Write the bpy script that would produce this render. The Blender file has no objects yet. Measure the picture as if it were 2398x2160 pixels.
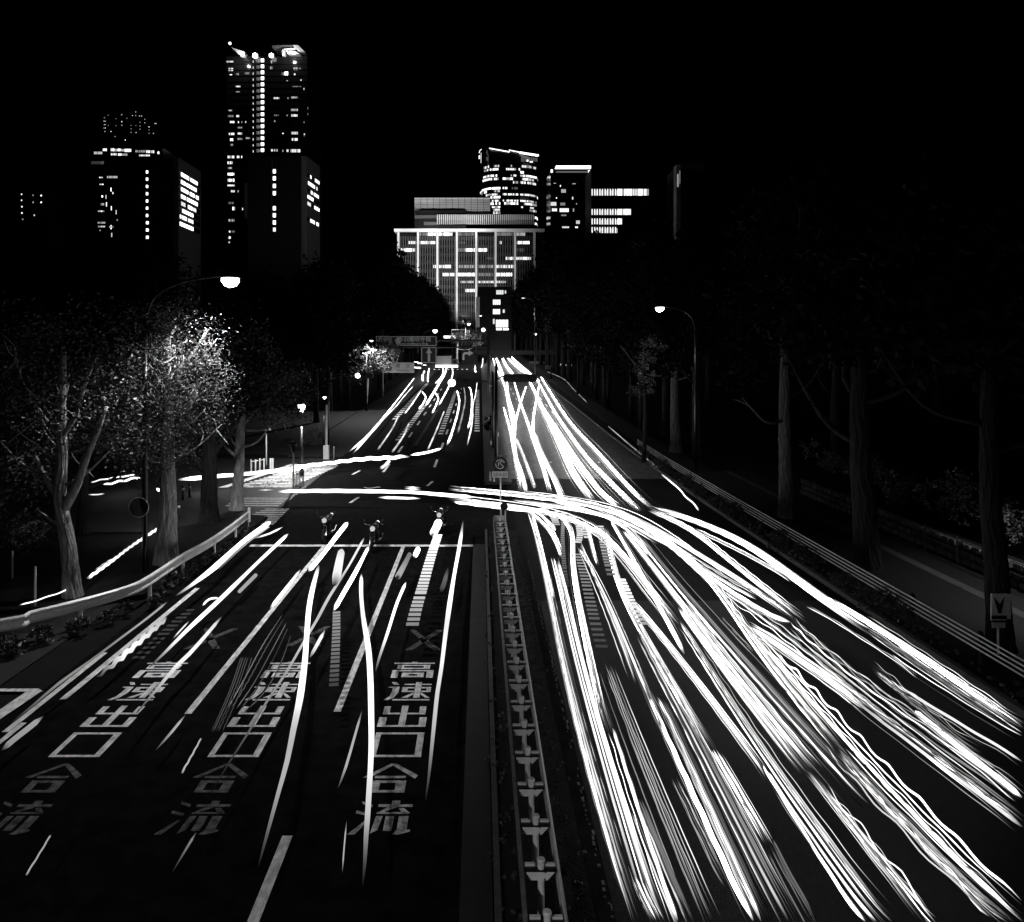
import bpy, math, random
import numpy as np
from mathutils import Vector

# ------------------------------------------------------------------ camera, world, light, exposure
F, H, CX, CY = 1750.0, 8.0, 1125.0, 829.0        # survey constants: focal length (px), eye height (m), vanishing point
SC = bpy.context.scene
COL = SC.collection
cam = bpy.data.cameras.new('camera')
cam_o = bpy.data.objects.new('camera', cam); COL.objects.link(cam_o)
cam_o.location = (0, 0, H); cam_o.rotation_euler = (math.radians(90), 0, 0)
cam.sensor_width = 36; cam.lens = 36*F/2398
cam.shift_x = (1199-CX)/2398; cam.shift_y = -(1080-CY)/2398
cam.clip_start = 0.1; cam.clip_end = 6000
SC.camera = cam_o
SC.view_settings.view_transform = 'Standard'; SC.view_settings.look = 'None'
SC.view_settings.exposure = 0; SC.view_settings.gamma = 1; SC.view_settings.use_curve_mapping = False
W = bpy.data.worlds.new('World'); SC.world = W; W.use_nodes = True
nt = W.node_tree; bg = nt.nodes['Background']
sky = nt.nodes.new('ShaderNodeTexSky'); sky.sky_type = 'NISHITA'; sky.sun_disc = False
sky.sun_elevation = math.radians(-4); sky.sun_rotation = math.radians(200)
bw = nt.nodes.new('ShaderNodeRGBToBW'); nt.links.new(sky.outputs[0], bw.inputs[0])
nt.links.new(bw.outputs[0], bg.inputs[0]); bg.inputs[1].default_value = 0.004
sun = bpy.data.lights.new('moon', 'SUN'); sun.energy = 0.012; sun.angle = math.radians(0.5)
sun_o = bpy.data.objects.new('moon', sun); COL.objects.link(sun_o)
sun_o.rotation_euler = (math.radians(50), 0, math.radians(-25))
SC.cycles.max_bounces = 4; SC.cycles.diffuse_bounces = 2; SC.cycles.glossy_bounces = 2
SC.cycles.sample_clamp_indirect = 4
try: SC.cycles.use_light_tree = True
except Exception: pass
R = random.Random(7); NR = np.random.default_rng(7)

# ------------------------------------------------------------------ terrain profile and survey helpers
def zr(Y):
    if Y < 35: return 0.0
    if Y < 75: return 0.03*(Y-35)**2/80
    if Y < 500: return 0.6+0.03*(Y-75)
    return 13.35
def spot(px, py, h=0.0):
    """point h metres above the road surface seen at photo pixel (px,py)"""
    lo, hi = 4.0, 480.0
    for _ in range(50):
        m = (lo+hi)/2
        if CY+F*(H-zr(m)-h)/m > py: lo = m
        else: hi = m
    Y = (lo+hi)/2
    return ((px-CX)*Y/F, Y, zr(Y)+h)
def at(px, py, Y): return ((px-CX)*Y/F, Y, H-(py-CY)*Y/F)
def fr(x0, y0, s): return lambda x, y: (x0+s*x, y0+s*y)
FA = fr(1100, 700, .34636); FB = fr(1100, 1150, .34636); FC = fr(1698, 1300, .34636); FD = fr(1100, 1600, .34636)
FE = fr(1698, 1600, .34636); FF = fr(600, 700, .34636); FG = fr(500, 1150, .34636); FH = fr(0, 1000, .34636)
FI = fr(0, 1500, .3627); FJ = fr(550, 1500, .3711); FK = fr(850, 740, .1979); FR = fr(850, 300, .3958)
FQ = fr(1090, 320, .2177); FS = fr(500, 80, .2747); FT = fr(180, 240, .1868); FZ = fr(560, 900, .1682)
FN = fr(1698, 900, .34636); F1 = fr(0, 50, .3958)
def run(f, *p): return [f(*q) for q in p]

# ------------------------------------------------------------------ materials (the photograph is black and white)
def mat(name, v, rough=.7, spec=.3, metal=0, noise=None, bump=None, emit=0, var=.35, stretch=(1, 1, 1)):
    m = bpy.data.materials.new(name); m.use_nodes = True
    t = m.node_tree; b = t.nodes['Principled BSDF']
    b.inputs['Base Color'].default_value = (v, v, v, 1); b.inputs['Roughness'].default_value = rough
    b.inputs['Metallic'].default_value = metal; b.inputs['Specular IOR Level'].default_value = spec
    if emit:
        b.inputs['Emission Color'].default_value = (1, 1, 1, 1); b.inputs['Emission Strength'].default_value = emit
    if noise or bump:
        tc = t.nodes.new('ShaderNodeTexCoord'); mp = t.nodes.new('ShaderNodeMapping'); mp.inputs['Scale'].default_value = stretch
        t.links.new(tc.outputs['Object'], mp.inputs[0])
    if noise:
        n = t.nodes.new('ShaderNodeTexNoise'); n.inputs['Scale'].default_value = noise; n.inputs['Detail'].default_value = 6
        n.inputs['Roughness'].default_value = .65
        r = t.nodes.new('ShaderNodeValToRGB'); a, c = v*(1-var), v*(1+var)
        r.color_ramp.elements[0].position = .3; r.color_ramp.elements[1].position = .7
        r.color_ramp.elements[0].color = (a, a, a, 1); r.color_ramp.elements[1].color = (c, c, c, 1)
        t.links.new(mp.outputs[0], n.inputs[0]); t.links.new(n.outputs[0], r.inputs[0]); t.links.new(r.outputs[0], b.inputs['Base Color'])
    if bump:
        n2 = t.nodes.new('ShaderNodeTexNoise'); n2.inputs['Scale'].default_value = bump[0]; n2.inputs['Detail'].default_value = 4
        bp = t.nodes.new('ShaderNodeBump'); bp.inputs['Strength'].default_value = bump[1]; bp.inputs['Distance'].default_value = bump[2]
        t.links.new(mp.outputs[0], n2.inputs[0]); t.links.new(n2.outputs[0], bp.inputs['Height']); t.links.new(bp.outputs[0], b.inputs['Normal'])
    return m
def glow(name, s):
    m = bpy.data.materials.new(name); m.use_nodes = True; t = m.node_tree; t.nodes.clear()
    e = t.nodes.new('ShaderNodeEmission'); o = t.nodes.new('ShaderNodeOutputMaterial'); e.inputs[1].default_value = s
    t.links.new(e.outputs[0], o.inputs[0]); return m
M = dict(
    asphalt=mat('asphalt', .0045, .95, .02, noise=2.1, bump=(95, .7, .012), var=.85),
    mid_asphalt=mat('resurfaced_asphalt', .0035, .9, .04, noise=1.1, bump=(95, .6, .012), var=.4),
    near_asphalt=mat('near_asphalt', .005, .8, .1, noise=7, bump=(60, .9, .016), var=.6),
    lit_pale_asphalt=mat('lit_pale_asphalt', .06, .75, .2, noise=2.6, bump=(40, .9, .02), var=.85),  # paler paving, lightened further for headlight and lamp light on the road
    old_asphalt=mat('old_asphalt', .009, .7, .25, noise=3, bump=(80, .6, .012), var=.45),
    soil=mat('soil', .006, .95, .1, noise=2, bump=(20, .8, .03)),
    paving=mat('paving', .007, .85, .2, noise=6, bump=(60, .4, .01)),
    kerb=mat('kerb_stone', .045, .8, .25, noise=5, bump=(50, .4, .01)),
    paint=mat('road_paint', .62, .7, .15, noise=5, bump=(60, .6, .008), var=.5, stretch=(1.6, .7, 1)),
    faint=mat('worn_paint', .05, .8, .1, noise=9, bump=(70, .35, .006), var=.9),
    dim_worn=mat('dim_worn_paint', .09, .8, .1, noise=6, bump=(70, .35, .006), var=.97),  # worn, and darkened in colour for the weak light near the camera
    worn=mat('half_dim_worn_paint', .38, .75, .15, noise=5, bump=(70, .35, .006), var=.95),  # wear plus some of the dimmer light put into the colour
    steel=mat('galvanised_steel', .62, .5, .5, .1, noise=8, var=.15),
    white_steel=mat('white_steel', .7, .4, .5, noise=10, var=.12),
    dark_steel=mat('dark_steel', .004, .4, .5, noise=8),
    black=mat('black_plastic', .012, .5, .4),
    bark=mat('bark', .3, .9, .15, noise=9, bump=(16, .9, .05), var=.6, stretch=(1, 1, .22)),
    half_lit_bark=mat('half_lit_bark', .08, .9, .1, noise=9, bump=(16, .9, .05), var=.7, stretch=(1, 1, .22)),  # bark tone lowered for half lit trunks, the shade is in the colour
    shaded_bark=mat('shaded_bark', .02, .9, .1, noise=9, bump=(16, .9, .05), var=.7, stretch=(1, 1, .22)),  # darker copy of the bark, painted for trunks in shade
    unlit_bark=mat('unlit_bark', .015, .9, .1, noise=9, bump=(16, .9, .05), var=.6, stretch=(1, 1, .22)),  # near-black copy of the bark, darkness of unlit trunks painted in
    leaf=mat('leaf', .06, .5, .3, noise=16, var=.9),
    unlit_leaf=mat('unlit_leaf', .0035, .8, .05, noise=1.2, var=.5),  # near-black copy of the leaf colour, painted for unlit crowns
    hedge=mat('hedge_leaf', .025, .45, .4, noise=12, var=.9),
    wall_pale=mat('pale_cladding', .55, .7, .3, noise=.6, var=.12),
    wall_grey=mat('grey_cladding', .11, .7, .3, noise=.6, var=.2),
    wall_dark=mat('dark_cladding', .003, .6, .3, noise=.5, var=.3),
    glass=mat('dark_glass', .01, .12, .5),
    sign_blue=mat('dark_sign_face', .012, .5, .4, noise=3, var=.2), sign_white=mat('white_sign_face', .55, .5, .3, noise=3, var=.2),
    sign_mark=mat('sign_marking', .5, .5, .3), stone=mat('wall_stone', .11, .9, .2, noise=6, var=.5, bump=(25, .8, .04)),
    rubber=mat('rubber', .015, .8, .2), car=mat('dark_car_paint', .02, .25, .6), chrome=mat('chrome', .6, .15, .6, 1),
    mirror=mat('mirror_glass', .03, .08, .5, .6),
)
def E(s):
    k = 'glow_%g' % s
    if k not in M: M[k] = glow(k, s)
    return M[k]

# ------------------------------------------------------------------ mesh builders
class MB:
    def __init__(s): s.v = []; s.f = []; s.mi = []; s.n = 0
    def add(s, v, f, mi=0):
        s.v += [tuple(p) for p in v]; s.f += [tuple(i+s.n for i in q) for q in f]; s.mi += [mi]*len(f); s.n += len(v)
    def box(s, a, b, mi=0):
        (x0, y0, z0), (x1, y1, z1) = a, b
        s.add([(x0,y0,z0),(x1,y0,z0),(x1,y1,z0),(x0,y1,z0),(x0,y0,z1),(x1,y0,z1),(x1,y1,z1),(x0,y1,z1)],
              [(0,3,2,1),(4,5,6,7),(0,1,5,4),(1,2,6,5),(2,3,7,6),(3,0,4,7)], mi)
    def prism(s, poly, z0, z1, mi=0):
        n = len(poly)
        s.add([(x, y, z0) for x, y in poly]+[(x, y, z1) for x, y in poly],
              [tuple(range(n-1, -1, -1)), tuple(range(n, 2*n))]+[(i, (i+1) % n, n+(i+1) % n, n+i) for i in range(n)], mi)
    def tube(s, pts, rad, k=8, mi=0, cap=True, up=None, ridge=0, seed=0):
        P = np.array(pts, float); n = len(P)
        if n < 2: return
        rad = np.broadcast_to(np.array(rad, float), (n,))
        T = np.gradient(P, axis=0); T /= np.linalg.norm(T, axis=1)[:, None]+1e-12
        up = np.array(up if up is not None else ((1, 0, 0) if abs(T[:, 2]).mean() > .7 else (0, 0, 1)), float)
        A = np.cross(T, up); A /= np.linalg.norm(A, axis=1)[:, None]+1e-12; B = np.cross(A, T)
        th = np.arange(k)*2*math.pi/k
        rr = rad[:, None]*np.ones((1, k))
        if ridge:
            zz = np.linspace(0, 1, n)[:, None]*n*.3
            rr = rr*(1+ridge*(np.sin(th*9+2.2*np.sin(zz*1.1+seed)+seed)+.7*np.sin(th*17+3*np.sin(zz*1.7+2)+zz)+.5*np.sin(th*2+seed+zz*.4)))
        V = P[:, None]+rr[:, :, None]*(np.cos(th)[None, :, None]*A[:, None]+np.sin(th)[None, :, None]*B[:, None])
        f = [(i*k+j, i*k+(j+1) % k, (i+1)*k+(j+1) % k, (i+1)*k+j) for i in range(n-1) for j in range(k)]
        if cap: f += [tuple(range(k-1, -1, -1)), tuple(range((n-1)*k, n*k))]
        s.add(V.reshape(-1, 3).tolist(), f, mi)
    def lathe(s, prof, c=(0, 0, 0), k=16, mi=0):
        v = []; n = len(prof)
        for r, z in prof: v += [(c[0]+r*math.cos(2*math.pi*j/k), c[1]+r*math.sin(2*math.pi*j/k), c[2]+z) for j in range(k)]
        f = [(i*k+j, i*k+(j+1) % k, (i+1)*k+(j+1) % k, (i+1)*k+j) for i in range(n-1) for j in range(k)]
        s.add(v, f+[tuple(range(k-1, -1, -1)), tuple(range((n-1)*k, n*k))], mi)
    def disc(s, c, r, ny, d, k=24, mi=0):
        """short cylinder whose axis is Y"""
        v = [(c[0]+r*math.cos(2*math.pi*j/k), c[1]+y, c[2]+r*math.sin(2*math.pi*j/k)) for y in (0, d) for j in range(k)]
        s.add(v, [tuple(range(k)), tuple(range(2*k-1, k-1, -1))]+[(j+k, (j+1) % k+k, (j+1) % k, j) for j in range(k)], mi)
    def mesh(s, name, ms, smooth=False):
        me = bpy.data.meshes.new(name); me.from_pydata(s.v, [], s.f)
        for m in (ms if isinstance(ms, (list, tuple)) else [ms]): me.materials.append(m)
        if len(set(s.mi)) > 1 or (s.mi and s.mi[0]): me.polygons.foreach_set('material_index', s.mi)
        if smooth: me.polygons.foreach_set('use_smooth', [True]*len(me.polygons))
        me.update(); return me
    def build(s, name, ms, parent=None, smooth=False): return link(name, s.mesh(name, ms, smooth), parent)
def link(name, me, parent=None):
    o = bpy.data.objects.new(name, me); COL.objects.link(o)
    if parent is not None: o.parent = parent
    return o
def tag(o, label=None, cat=None, group=None, kind=None):
    if label: o['label'] = label
    if cat: o['category'] = cat
    if group: o['group'] = group
    if kind: o['kind'] = kind
    return o
def empty(name, label, cat, loc=(0, 0, 0), group=None, rz=0):
    o = bpy.data.objects.new(name, None); COL.objects.link(o); o.location = loc; o.rotation_euler = (0, 0, rz)
    o.empty_display_size = .3
    return tag(o, label, cat, group)
def dup(o, loc=None, rz=None, label=None, parent=None):
    c = o.copy(); COL.objects.link(c)
    if parent is not None: c.parent = parent
    for ch in list(o.children): dup(ch, parent=c)
    if loc is not None: c.location = loc
    if rz is not None: c.rotation_euler = (0, 0, rz)
    if label: c['label'] = label
    return c
UNIT = {}
def unit(m):
    if m.name not in UNIT:
        b = MB(); b.box((-.5, -.5, -.5), (.5, .5, .5)); UNIT[m.name] = b.mesh('unit_'+m.name, m)
    return UNIT[m.name]
def part(name, m, parent, a, b, rz=0):
    """a box part from corner a to corner b, sharing one unit mesh per material"""
    o = link(name, unit(m), parent)
    o.location = [(a[i]+b[i])/2 for i in range(3)]; o.scale = [max(abs(b[i]-a[i]), 1e-3) for i in range(3)]
    o.rotation_euler = (0, 0, rz); return o
def cr(pts, step=.5):
    P = np.array(pts, float)
    if len(P) == 2:
        n = max(2, int(np.linalg.norm(P[1]-P[0])/step)+1); return P[0]+(P[1]-P[0])*np.linspace(0, 1, n)[:, None]
    Q = np.vstack([2*P[0]-P[1], P, 2*P[-1]-P[-2]]); out = []
    for i in range(1, len(Q)-2):
        n = max(2, int(np.linalg.norm(Q[i+1]-Q[i])/step)); t = np.linspace(0, 1, n, endpoint=False)[:, None]
        a, b, c, d = Q[i-1], Q[i], Q[i+1], Q[i+2]
        out.append(.5*((2*b)+(-a+c)*t+(2*a-5*b+4*c-d)*t**2+(-a+3*b-3*c+d)*t**3))
    out.append(P[-1:]); return np.vstack(out)
def text(body, size, m, parent, loc, rot=(math.pi/2, 0, 0), name='lettering', depth=.01, align='CENTER'):
    cu = bpy.data.curves.new('t', 'FONT'); cu.body = body; cu.size = size; cu.align_x = align; cu.align_y = 'CENTER'
    cu.extrude = depth; o = bpy.data.objects.new('t', cu); COL.objects.link(o)
    bpy.context.view_layer.update()
    me = bpy.data.meshes.new_from_object(o.evaluated_get(bpy.context.evaluated_depsgraph_get()))
    bpy.data.objects.remove(o); me.materials.clear(); me.materials.append(m)
    q = link(name, me, parent); q.location = loc; q.rotation_euler = rot; return q
from mathutils import Matrix
def wempty(name, label, cat, base, group=None):
    """an Empty at a thing's base whose parts are written in world metres"""
    o = empty(name, label, cat, base, group); o['w'] = 1; return o
_link0 = link
def link(name, me, parent=None):
    o = _link0(name, me, parent)
    if parent is not None and parent.get('w'): o.matrix_parent_inverse = Matrix.Translation(-Vector(parent.location))
    return o

# ------------------------------------------------------------------ ground, roads, pavements
YS = [-12, 0, 10, 20, 30, 35]+list(range(40, 80, 5))+[90, 110, 140, 180, 240, 320, 420, 500, 620]
def sheet(name, xs, ys, dz, m, label=None, x_of=None):
    b = MB(); v = []; f = []
    for y in ys:
        for x in xs: v.append((x, y, zr(y)+dz))
    k = len(xs)
    for j in range(len(ys)-1):
        for i in range(k-1): f.append((j*k+i, j*k+i+1, (j+1)*k+i+1, (j+1)*k+i))
    b.add(v, f); o = b.build(name, m); tag(o, label, None, None, 'structure'); return o
sheet('ground', [-900, -200, -60, -20, 20, 60, 200, 900], YS+[900, 1600, 3500], -.05, M['soil'])
sheet('road', [-10.4, -5, 1.1, 6, 11.9], YS, 0, M['asphalt'])
for nm, ys_, m_ in (('near', [2, 10, 16, 24.2], 'near_asphalt'), ('middle', [24.2, 30, 40, 47.5], 'mid_asphalt'), ('far', [47.5, 55, 65, 75, 90, 110, 140, 180, 240, 300], 'lit_pale_asphalt')):
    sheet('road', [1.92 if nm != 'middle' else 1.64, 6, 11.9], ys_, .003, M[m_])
sheet('side_road', [-90, -50, -25, -10.4], [33.5, 38, 44, 50, 56], .002, M['old_asphalt'])
sheet('slip_road', [-60, -30, -16, -11.6], [14, 18, 22, 25.5], -.012, M['old_asphalt'])
def kerbed(name, poly, h, m):
    b = MB(); n = len(poly)
    b.add([(x, y, zr(y)-.06) for x, y in poly]+[(x, y, zr(y)+h) for x, y in poly],
          [tuple(range(n, 2*n))]+[(i, (i+1) % n, n+(i+1) % n, n+i) for i in range(n)])
    return tag(b.build(name, m), kind='structure')
def strip(name, x0, x1, ys, h, m):
    b = MB()
    for j in range(len(ys)-1):
        p, q = ys[j], ys[j+1]; v = []
        for y in (p, q): v += [(x0, y, zr(y)-.06), (x1, y, zr(y)-.06), (x1, y, zr(y)+h), (x0, y, zr(y)+h)]
        b.add(v, [(3, 2, 6, 7), (0, 3, 7, 4), (2, 1, 5, 6)]+([(0, 1, 2, 3)] if j == 0 else [])+([(4, 7, 6, 5)] if j == len(ys)-2 else []))
    return tag(b.build(name, m), kind='structure')
far = [56, 60, 65, 70, 75, 90, 120, 160, 220, 300, 420]
strip('pavement', 11.95, 12.12, [-8, 10, 30, 35, 40, 50]+far, .14, M['kerb'])
strip('pavement', 12.12, 13.3, [-8, 10, 30, 35, 40, 50]+far, .10, M['soil'])
strip('pavement', 13.3, 15.5, [-8, 10, 30, 35, 40, 50]+far, .12, M['paving'])
strip('pavement', -14.5, -10.42, far, .13, M['paving'])
strip('median', -.3, .18, [-8, 5, 15, 25, 31], .10, M['old_asphalt'])
strip('median', .2, .3, [-8, 5, 15, 25, 33.5], .15, M['kerb'])
strip('median', .32, 1.62, [-8, 5, 15, 25, 33.5], .06, M['soil'])
strip('median', .25, 1.9, [45.5, 50, 56]+far[:-2], .16, M['kerb'])
kerbed('pavement', [(-10.42, -8), (-10.42, 9), (-11.2, 14), (-11.6, 14), (-11.9, 9), (-11.9, -8)], .12, M['kerb'])
# the kerbed verge behind the left guard rail
verge = [(-11.0, 24.5), (-10.6, 28), (-10.35, 33), (-10.3, 36.2), (-11.5, 36.8), (-14.5, 33), (-15.5, 28), (-19, 25.8), (-26, 24.6), (-26, 22.6), (-19, 22.9), (-14.8, 22.9), (-12.6, 23.4)]
kerbed('verge', verge, .13, M['soil'])
kerbed('pavement', [(-14.6, 57), (-40, 60), (-90, 62), (-90, 90), (-14.6, 90)], .13, M['paving'])

# ------------------------------------------------------------------ road paint
def quads(name, qs, m, label=None, parent=None, dz=.005, cat=None, group=None):
    b = MB()
    for q in qs: b.add([(x, y, zr(y)+dz) for x, y in q], [(0, 1, 2, 3)] if len(q) == 4 else [tuple(range(len(q)))])
    o = b.build(name, m, parent); return tag(o, label, cat, group)
def rect(x0, x1, y0, y1): return [(x0, y0), (x1, y0), (x1, y1), (x0, y1)]
def line(x, y0, y1, w=.15): return rect(x-w/2, x+w/2, y0, y1)
def long_line(x, y0, y1, w=.15, x1=None):
    ys = np.linspace(y0, y1, max(2, int((y1-y0)/4)+1)); x1 = x if x1 is None else x1
    q = []
    for a, c in zip(ys[:-1], ys[1:]):
        xa, xc = x+(x1-x)*(a-y0)/(y1-y0), x+(x1-x)*(c-y0)/(y1-y0)
        q.append([(xa-w/2, a), (xa+w/2, a), (xc+w/2, c), (xc-w/2, c)])
    return q
def paint(label, qs, m='paint', group=None): return quads('road_marking', qs, M[m], label, None, .005, 'road marking', group)
paint('long solid white lane line left of the third character column', long_line(-3.2, 16.7, 31.0, .16))
paint('wide white lane dash nearest the camera at the bottom edge', long_line(-3.2, 9.2, 12.4, .17))
paint('long solid white lane line between the first and second character columns', long_line(-6.5, 16.6, 31.0, .16))
paint('white edge line along the left kerb of the near lanes', long_line(-9.66, 17.3, 25.5, .17))
paint('worn white edge line at the far left kerb near the camera', long_line(-10.05, 15.8, 20, .14)+long_line(-9.9, 13.5, 16.2, .13))
paint('white stop line across the three left lanes', [rect(-9.6, -.25, 31.0, 31.32)])
paint('broken white edge line beside the planted central strip', [line(1.86+R.uniform(-.035, .035), y, y+R.uniform(.03, .16), R.uniform(.015, .05)) for y in np.arange(8, 29, .13) if R.random() < .75], 'faint')
o = paint('white corner of a painted box at the left edge of the photo', [[(-12.6, 17.7), (-10.35, 17.7), (-10.55, 17.85), (-12.6, 17.85)], [(-10.75, 17.7), (-10.4, 17.7), (-10.6, 15.3), (-10.9, 15.3)]])
for k, (x, ys) in enumerate(((-3.2, range(52, 130, 9)), (-6.5, range(50, 130, 9)), (5.1, range(42, 140, 9)), (8.6, range(42, 140, 9)))):
    for j, y in enumerate(ys):
        q = quads('lane_dash', [line(x, y, y+3.4, .17)], M['paint'], 'painted white lane dash, %s past the crossing in the line %s' % ('first second third fourth fifth sixth seventh eighth ninth tenth eleventh twelfth'.split()[j], (
            'nearest left of the median', 'second left of the median', 'nearest right of the median', 'second right of the median')[k]), None, .005, 'road marking', 'painted lane dashes beyond the crossing')
paint('dashed turning line through the middle of the crossing', [[(x-.08, y), (x+.08, y), (x+.3, y+1.6), (x+.14, y+1.6)] for x, y in ((-7.6, 36), (-7.0, 40), (-3.2, 45), (-8.4, 49))])
def ladder(label, x0, x1, y0, y1, pitch, w, m='paint', fill=.5):
    qs = []; n = int((y1-y0)/pitch)
    for i in range(n):
        y = y0+i*pitch; x = x0+(x1-x0)*i/n; qs.append(rect(x-w/2, x+w/2, y, y+pitch*fill))
    return paint(label, qs, m, None)
ladder('ladder of white slow-down bars left of the lane beside the median', -3.75, -3.95, 70, 122, 2.0, .5)
ladder('ladder of white slow-down bars right beside the median kerb', -.32, -.45, 72, 124, 2.0, .5)
ladder('ladder of thin bars in the middle lane beyond the crossing', -5.5, -5.3, 63, 92, 1.1, .28, 'faint')
ladder('ladder of white bars in the third lane beyond the crossing', -7.25, -7.3, 66, 100, 1.8, .55)
ladder('faint ladder of bars in the outer lane under the road signs', -9.4, -9.9, 82, 140, 2.2, .6)
ladder('faint ladder of bars in the first lane near the stop line', -9.0, -9.1, 19.6, 23.6, .33, .32, 'faint')
for x, y, l in ((-7.55, 21, 'first'), (-4.85, 21.2, 'second'), (-1.55, 20.9, 'third')):
    paint('worn grey cross painted above the %s character column' % l, [[(x-.5, y-.75), (x-.3, y-.75), (x+.5, y+.75), (x+.3, y+.75)], [(x+.3, y-.75), (x+.5, y-.75), (x+.02, y+.1), (x-.16, y-.05)], [(x-.18, y+.1), (x-.02, y+.2), (x-.34, y+.75), (x-.5, y+.75)]], 'faint')
# zebra crossings on the side road
zb = []
for i in range(16):
    y = 44.6+i*.52; s = (y-44.6)/8.3
    xa, xb = -14.3+2.2*s-.4, -11.3+1.4*s
    for a, c in ((0, .33), (.35, .52), (.54, 1)): zb.append(rect(xa+(xb-xa)*a, xa+(xb-xa)*c, y, y+.27))
zo = empty('zebra_crossing', 'zebra crossing of white bars over the far side of the side road', 'zebra crossing', (0, 0, 0))
for q in zb: quads('stripe', [q], M['paint'], None, zo, .008)
paint('pale tiled strip along the far zebra crossing', [[(-15.6, 44.5), (-15.1, 44.5), (-13.0, 53.5), (-13.5, 53.5)]], 'paint')
zo = empty('zebra_crossing', 'zebra crossing of white bars in front of the left guard rail end', 'zebra crossing', (0, 0, 0))
for i in range(9):
    y = 35.0+i*.42; quads('stripe', [rect(-11.6+.1*i-.3, -9.7-.02*i, y, y+.2)], M['paint'], None, zo, .008)
for i in range(5):
    y = 39.2+i*.5; quads('stripe', [rect(-13.4, -10.6, y, y+.22)], M['paint'], None, zo, .008)
# the road words: six characters per column, drawn as strokes in a unit cell (u right, v towards the camera)
def rc(u0, u1, v0, v1): return [(u0, v1), (u1, v1), (u1, v0), (u0, v0)]
def ring(u0, u1, v0, v1, a, b, c, d): return [rc(u0, a, v0, v1), rc(b, u1, v0, v1), rc(a, b, v0, c), rc(a, b, d, v1)]
GL = {
 'taka': [rc(.43, .57, 0, .055), rc(0, 1, .06, .13)]+ring(.1, .9, .2, .46, .26, .74, .27, .385)+[rc(0, 1, .53, .6), rc(0, .16, .605, 1), rc(.84, 1, .605, 1)]+ring(.25, .78, .69, .96, .42, .62, .77, .87),
 'haya': [[(.06, .0), (.17, .0), (.25, .15), (.13, .15)], rc(.02, .12, .26, .31), [(.12, .26), (.27, .26), (.27, .58), (.12, .58)], [(.12, .585), (.27, .585), (.19, .86), (.08, .98), (-.02, .98), (.09, .8)], rc(.17, 1, .93, 1),
          rc(.37, .62, .1, .16), rc(.78, 1, .1, .16)]+[rc(.34, .62, .28, .355), rc(.34, .47, .36, .48), rc(.34, .62, .485, .555), rc(.78, 1, .28, .355), rc(.9, 1, .36, .48), rc(.78, 1, .485, .555), rc(.63, .77, 0, .86)]+
         [[(.36, .86), (.5, .86), (.62, .68), (.62, .57)], [(1, .86), (.9, .86), (.78, .68), (.78, .57)]],
 'de': [rc(.43, .57, 0, .92), rc(.05, .19, .03, .34), rc(.82, .96, .03, .34), rc(.05, .425, .345, .42), rc(.575, .96, .345, .42), rc(0, .16, .56, .92), rc(.85, 1, .56, .92), rc(0, 1, .925, 1)],
 'kuchi': [rc(.02, 1, 0, .08), rc(.02, .13, .085, .915), rc(.87, 1, .085, .915), rc(.02, 1, .92, 1)],
 'ai': [[(.46, 0), (.56, 0), (.13, .5), (0, .5)], [(.5, .06), (.56, 0), (1, .42), (.95, .54)], rc(.22, .78, .44, .52)]+ring(.2, .8, .6, 1, .34, .62, .68, .92),
 'ryu': [[(.1, .02), (.3, .12), (.3, .2), (.12, .1)], [(.05, .3), (.28, .38), (.28, .46), (.05, .38)], [(.0, .98), (.12, .98), (.28, .62), (.26, .55)], rc(.62, .76, 0, .105), rc(.4, .98, .11, .19), [(.56, .2), (.72, .2), (.52, .34), (.4, .38)], rc(.4, .92, .345, .4),
         [(.74, .22), (.84, .22), (.96, .38), (.84, .39)], [(.4, .46), (.51, .46), (.47, .86), (.36, .96)], rc(.56, .7, .46, .88), rc(.78, .94, .46, .84), [(.78, .845), (1, .845), (1, .9), (.82, .98), (.72, .98)]],
}
ORDER = ('taka', 'haya', 'de', 'kuchi', 'ai', 'ryu'); TOPS = (19.4, 18.2, 16.98, 15.78, 14.58, 13.37)
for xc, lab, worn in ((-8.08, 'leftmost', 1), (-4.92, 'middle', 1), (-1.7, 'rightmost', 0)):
    o = empty('painted_characters', '%s column of white characters 高速出口合流 painted on the left lanes' % lab, 'road marking', (xc, 16, 0), 'painted character columns'); o['w'] = 1
    for g, y0 in zip(ORDER, TOPS):
        b = MB()
        for q in GL[g]:
            v = [(xc+(u-.5)*1.04, y0-t*.96, .005) for u, t in q]; b.add(v, [tuple(range(len(v)))])
        b.build('character', M['paint'] if g not in ('ai', 'ryu') else M['dim_worn' if worn else 'worn'], o)

# ------------------------------------------------------------------ median barrier with its brackets
mb = wempty('median_barrier', 'double guard rail with capped posts and cross brackets along the median', 'guard rail', (.85, 20, 0))
def wbeam(path, z0, h, side, m, name, parent, wav=.035):
    """corrugated rail: a W profile swept along a plan path"""
    prof = [(0, 0), (wav, .12*h), (wav, .25*h), (0, .42*h), (0, .58*h), (wav, .75*h), (wav, .88*h), (0, h), (-.012, h), (-.012, 0)]
    P = np.array(path, float); T = np.gradient(P, axis=0); T /= np.linalg.norm(T, axis=1)[:, None]
    b = MB(); k = len(prof); v = []
    for p, t in zip(P, T):
        nx, ny = t[1]*side, -t[0]*side
        v += [(p[0]+nx*a, p[1]+ny*a, zr(p[1])+z0+c) for a, c in prof]
    n = len(P)
    b.add(v, [(i*k+j, i*k+(j+1) % k, (i+1)*k+(j+1) % k, (i+1)*k+j) for i in range(n-1) for j in range(k)]+[tuple(range(k-1, -1, -1)), tuple(range((n-1)*k, n*k))])
    return b.build(name, m, parent)
ysr = np.linspace(7.2, 33.6, 14)
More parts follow.
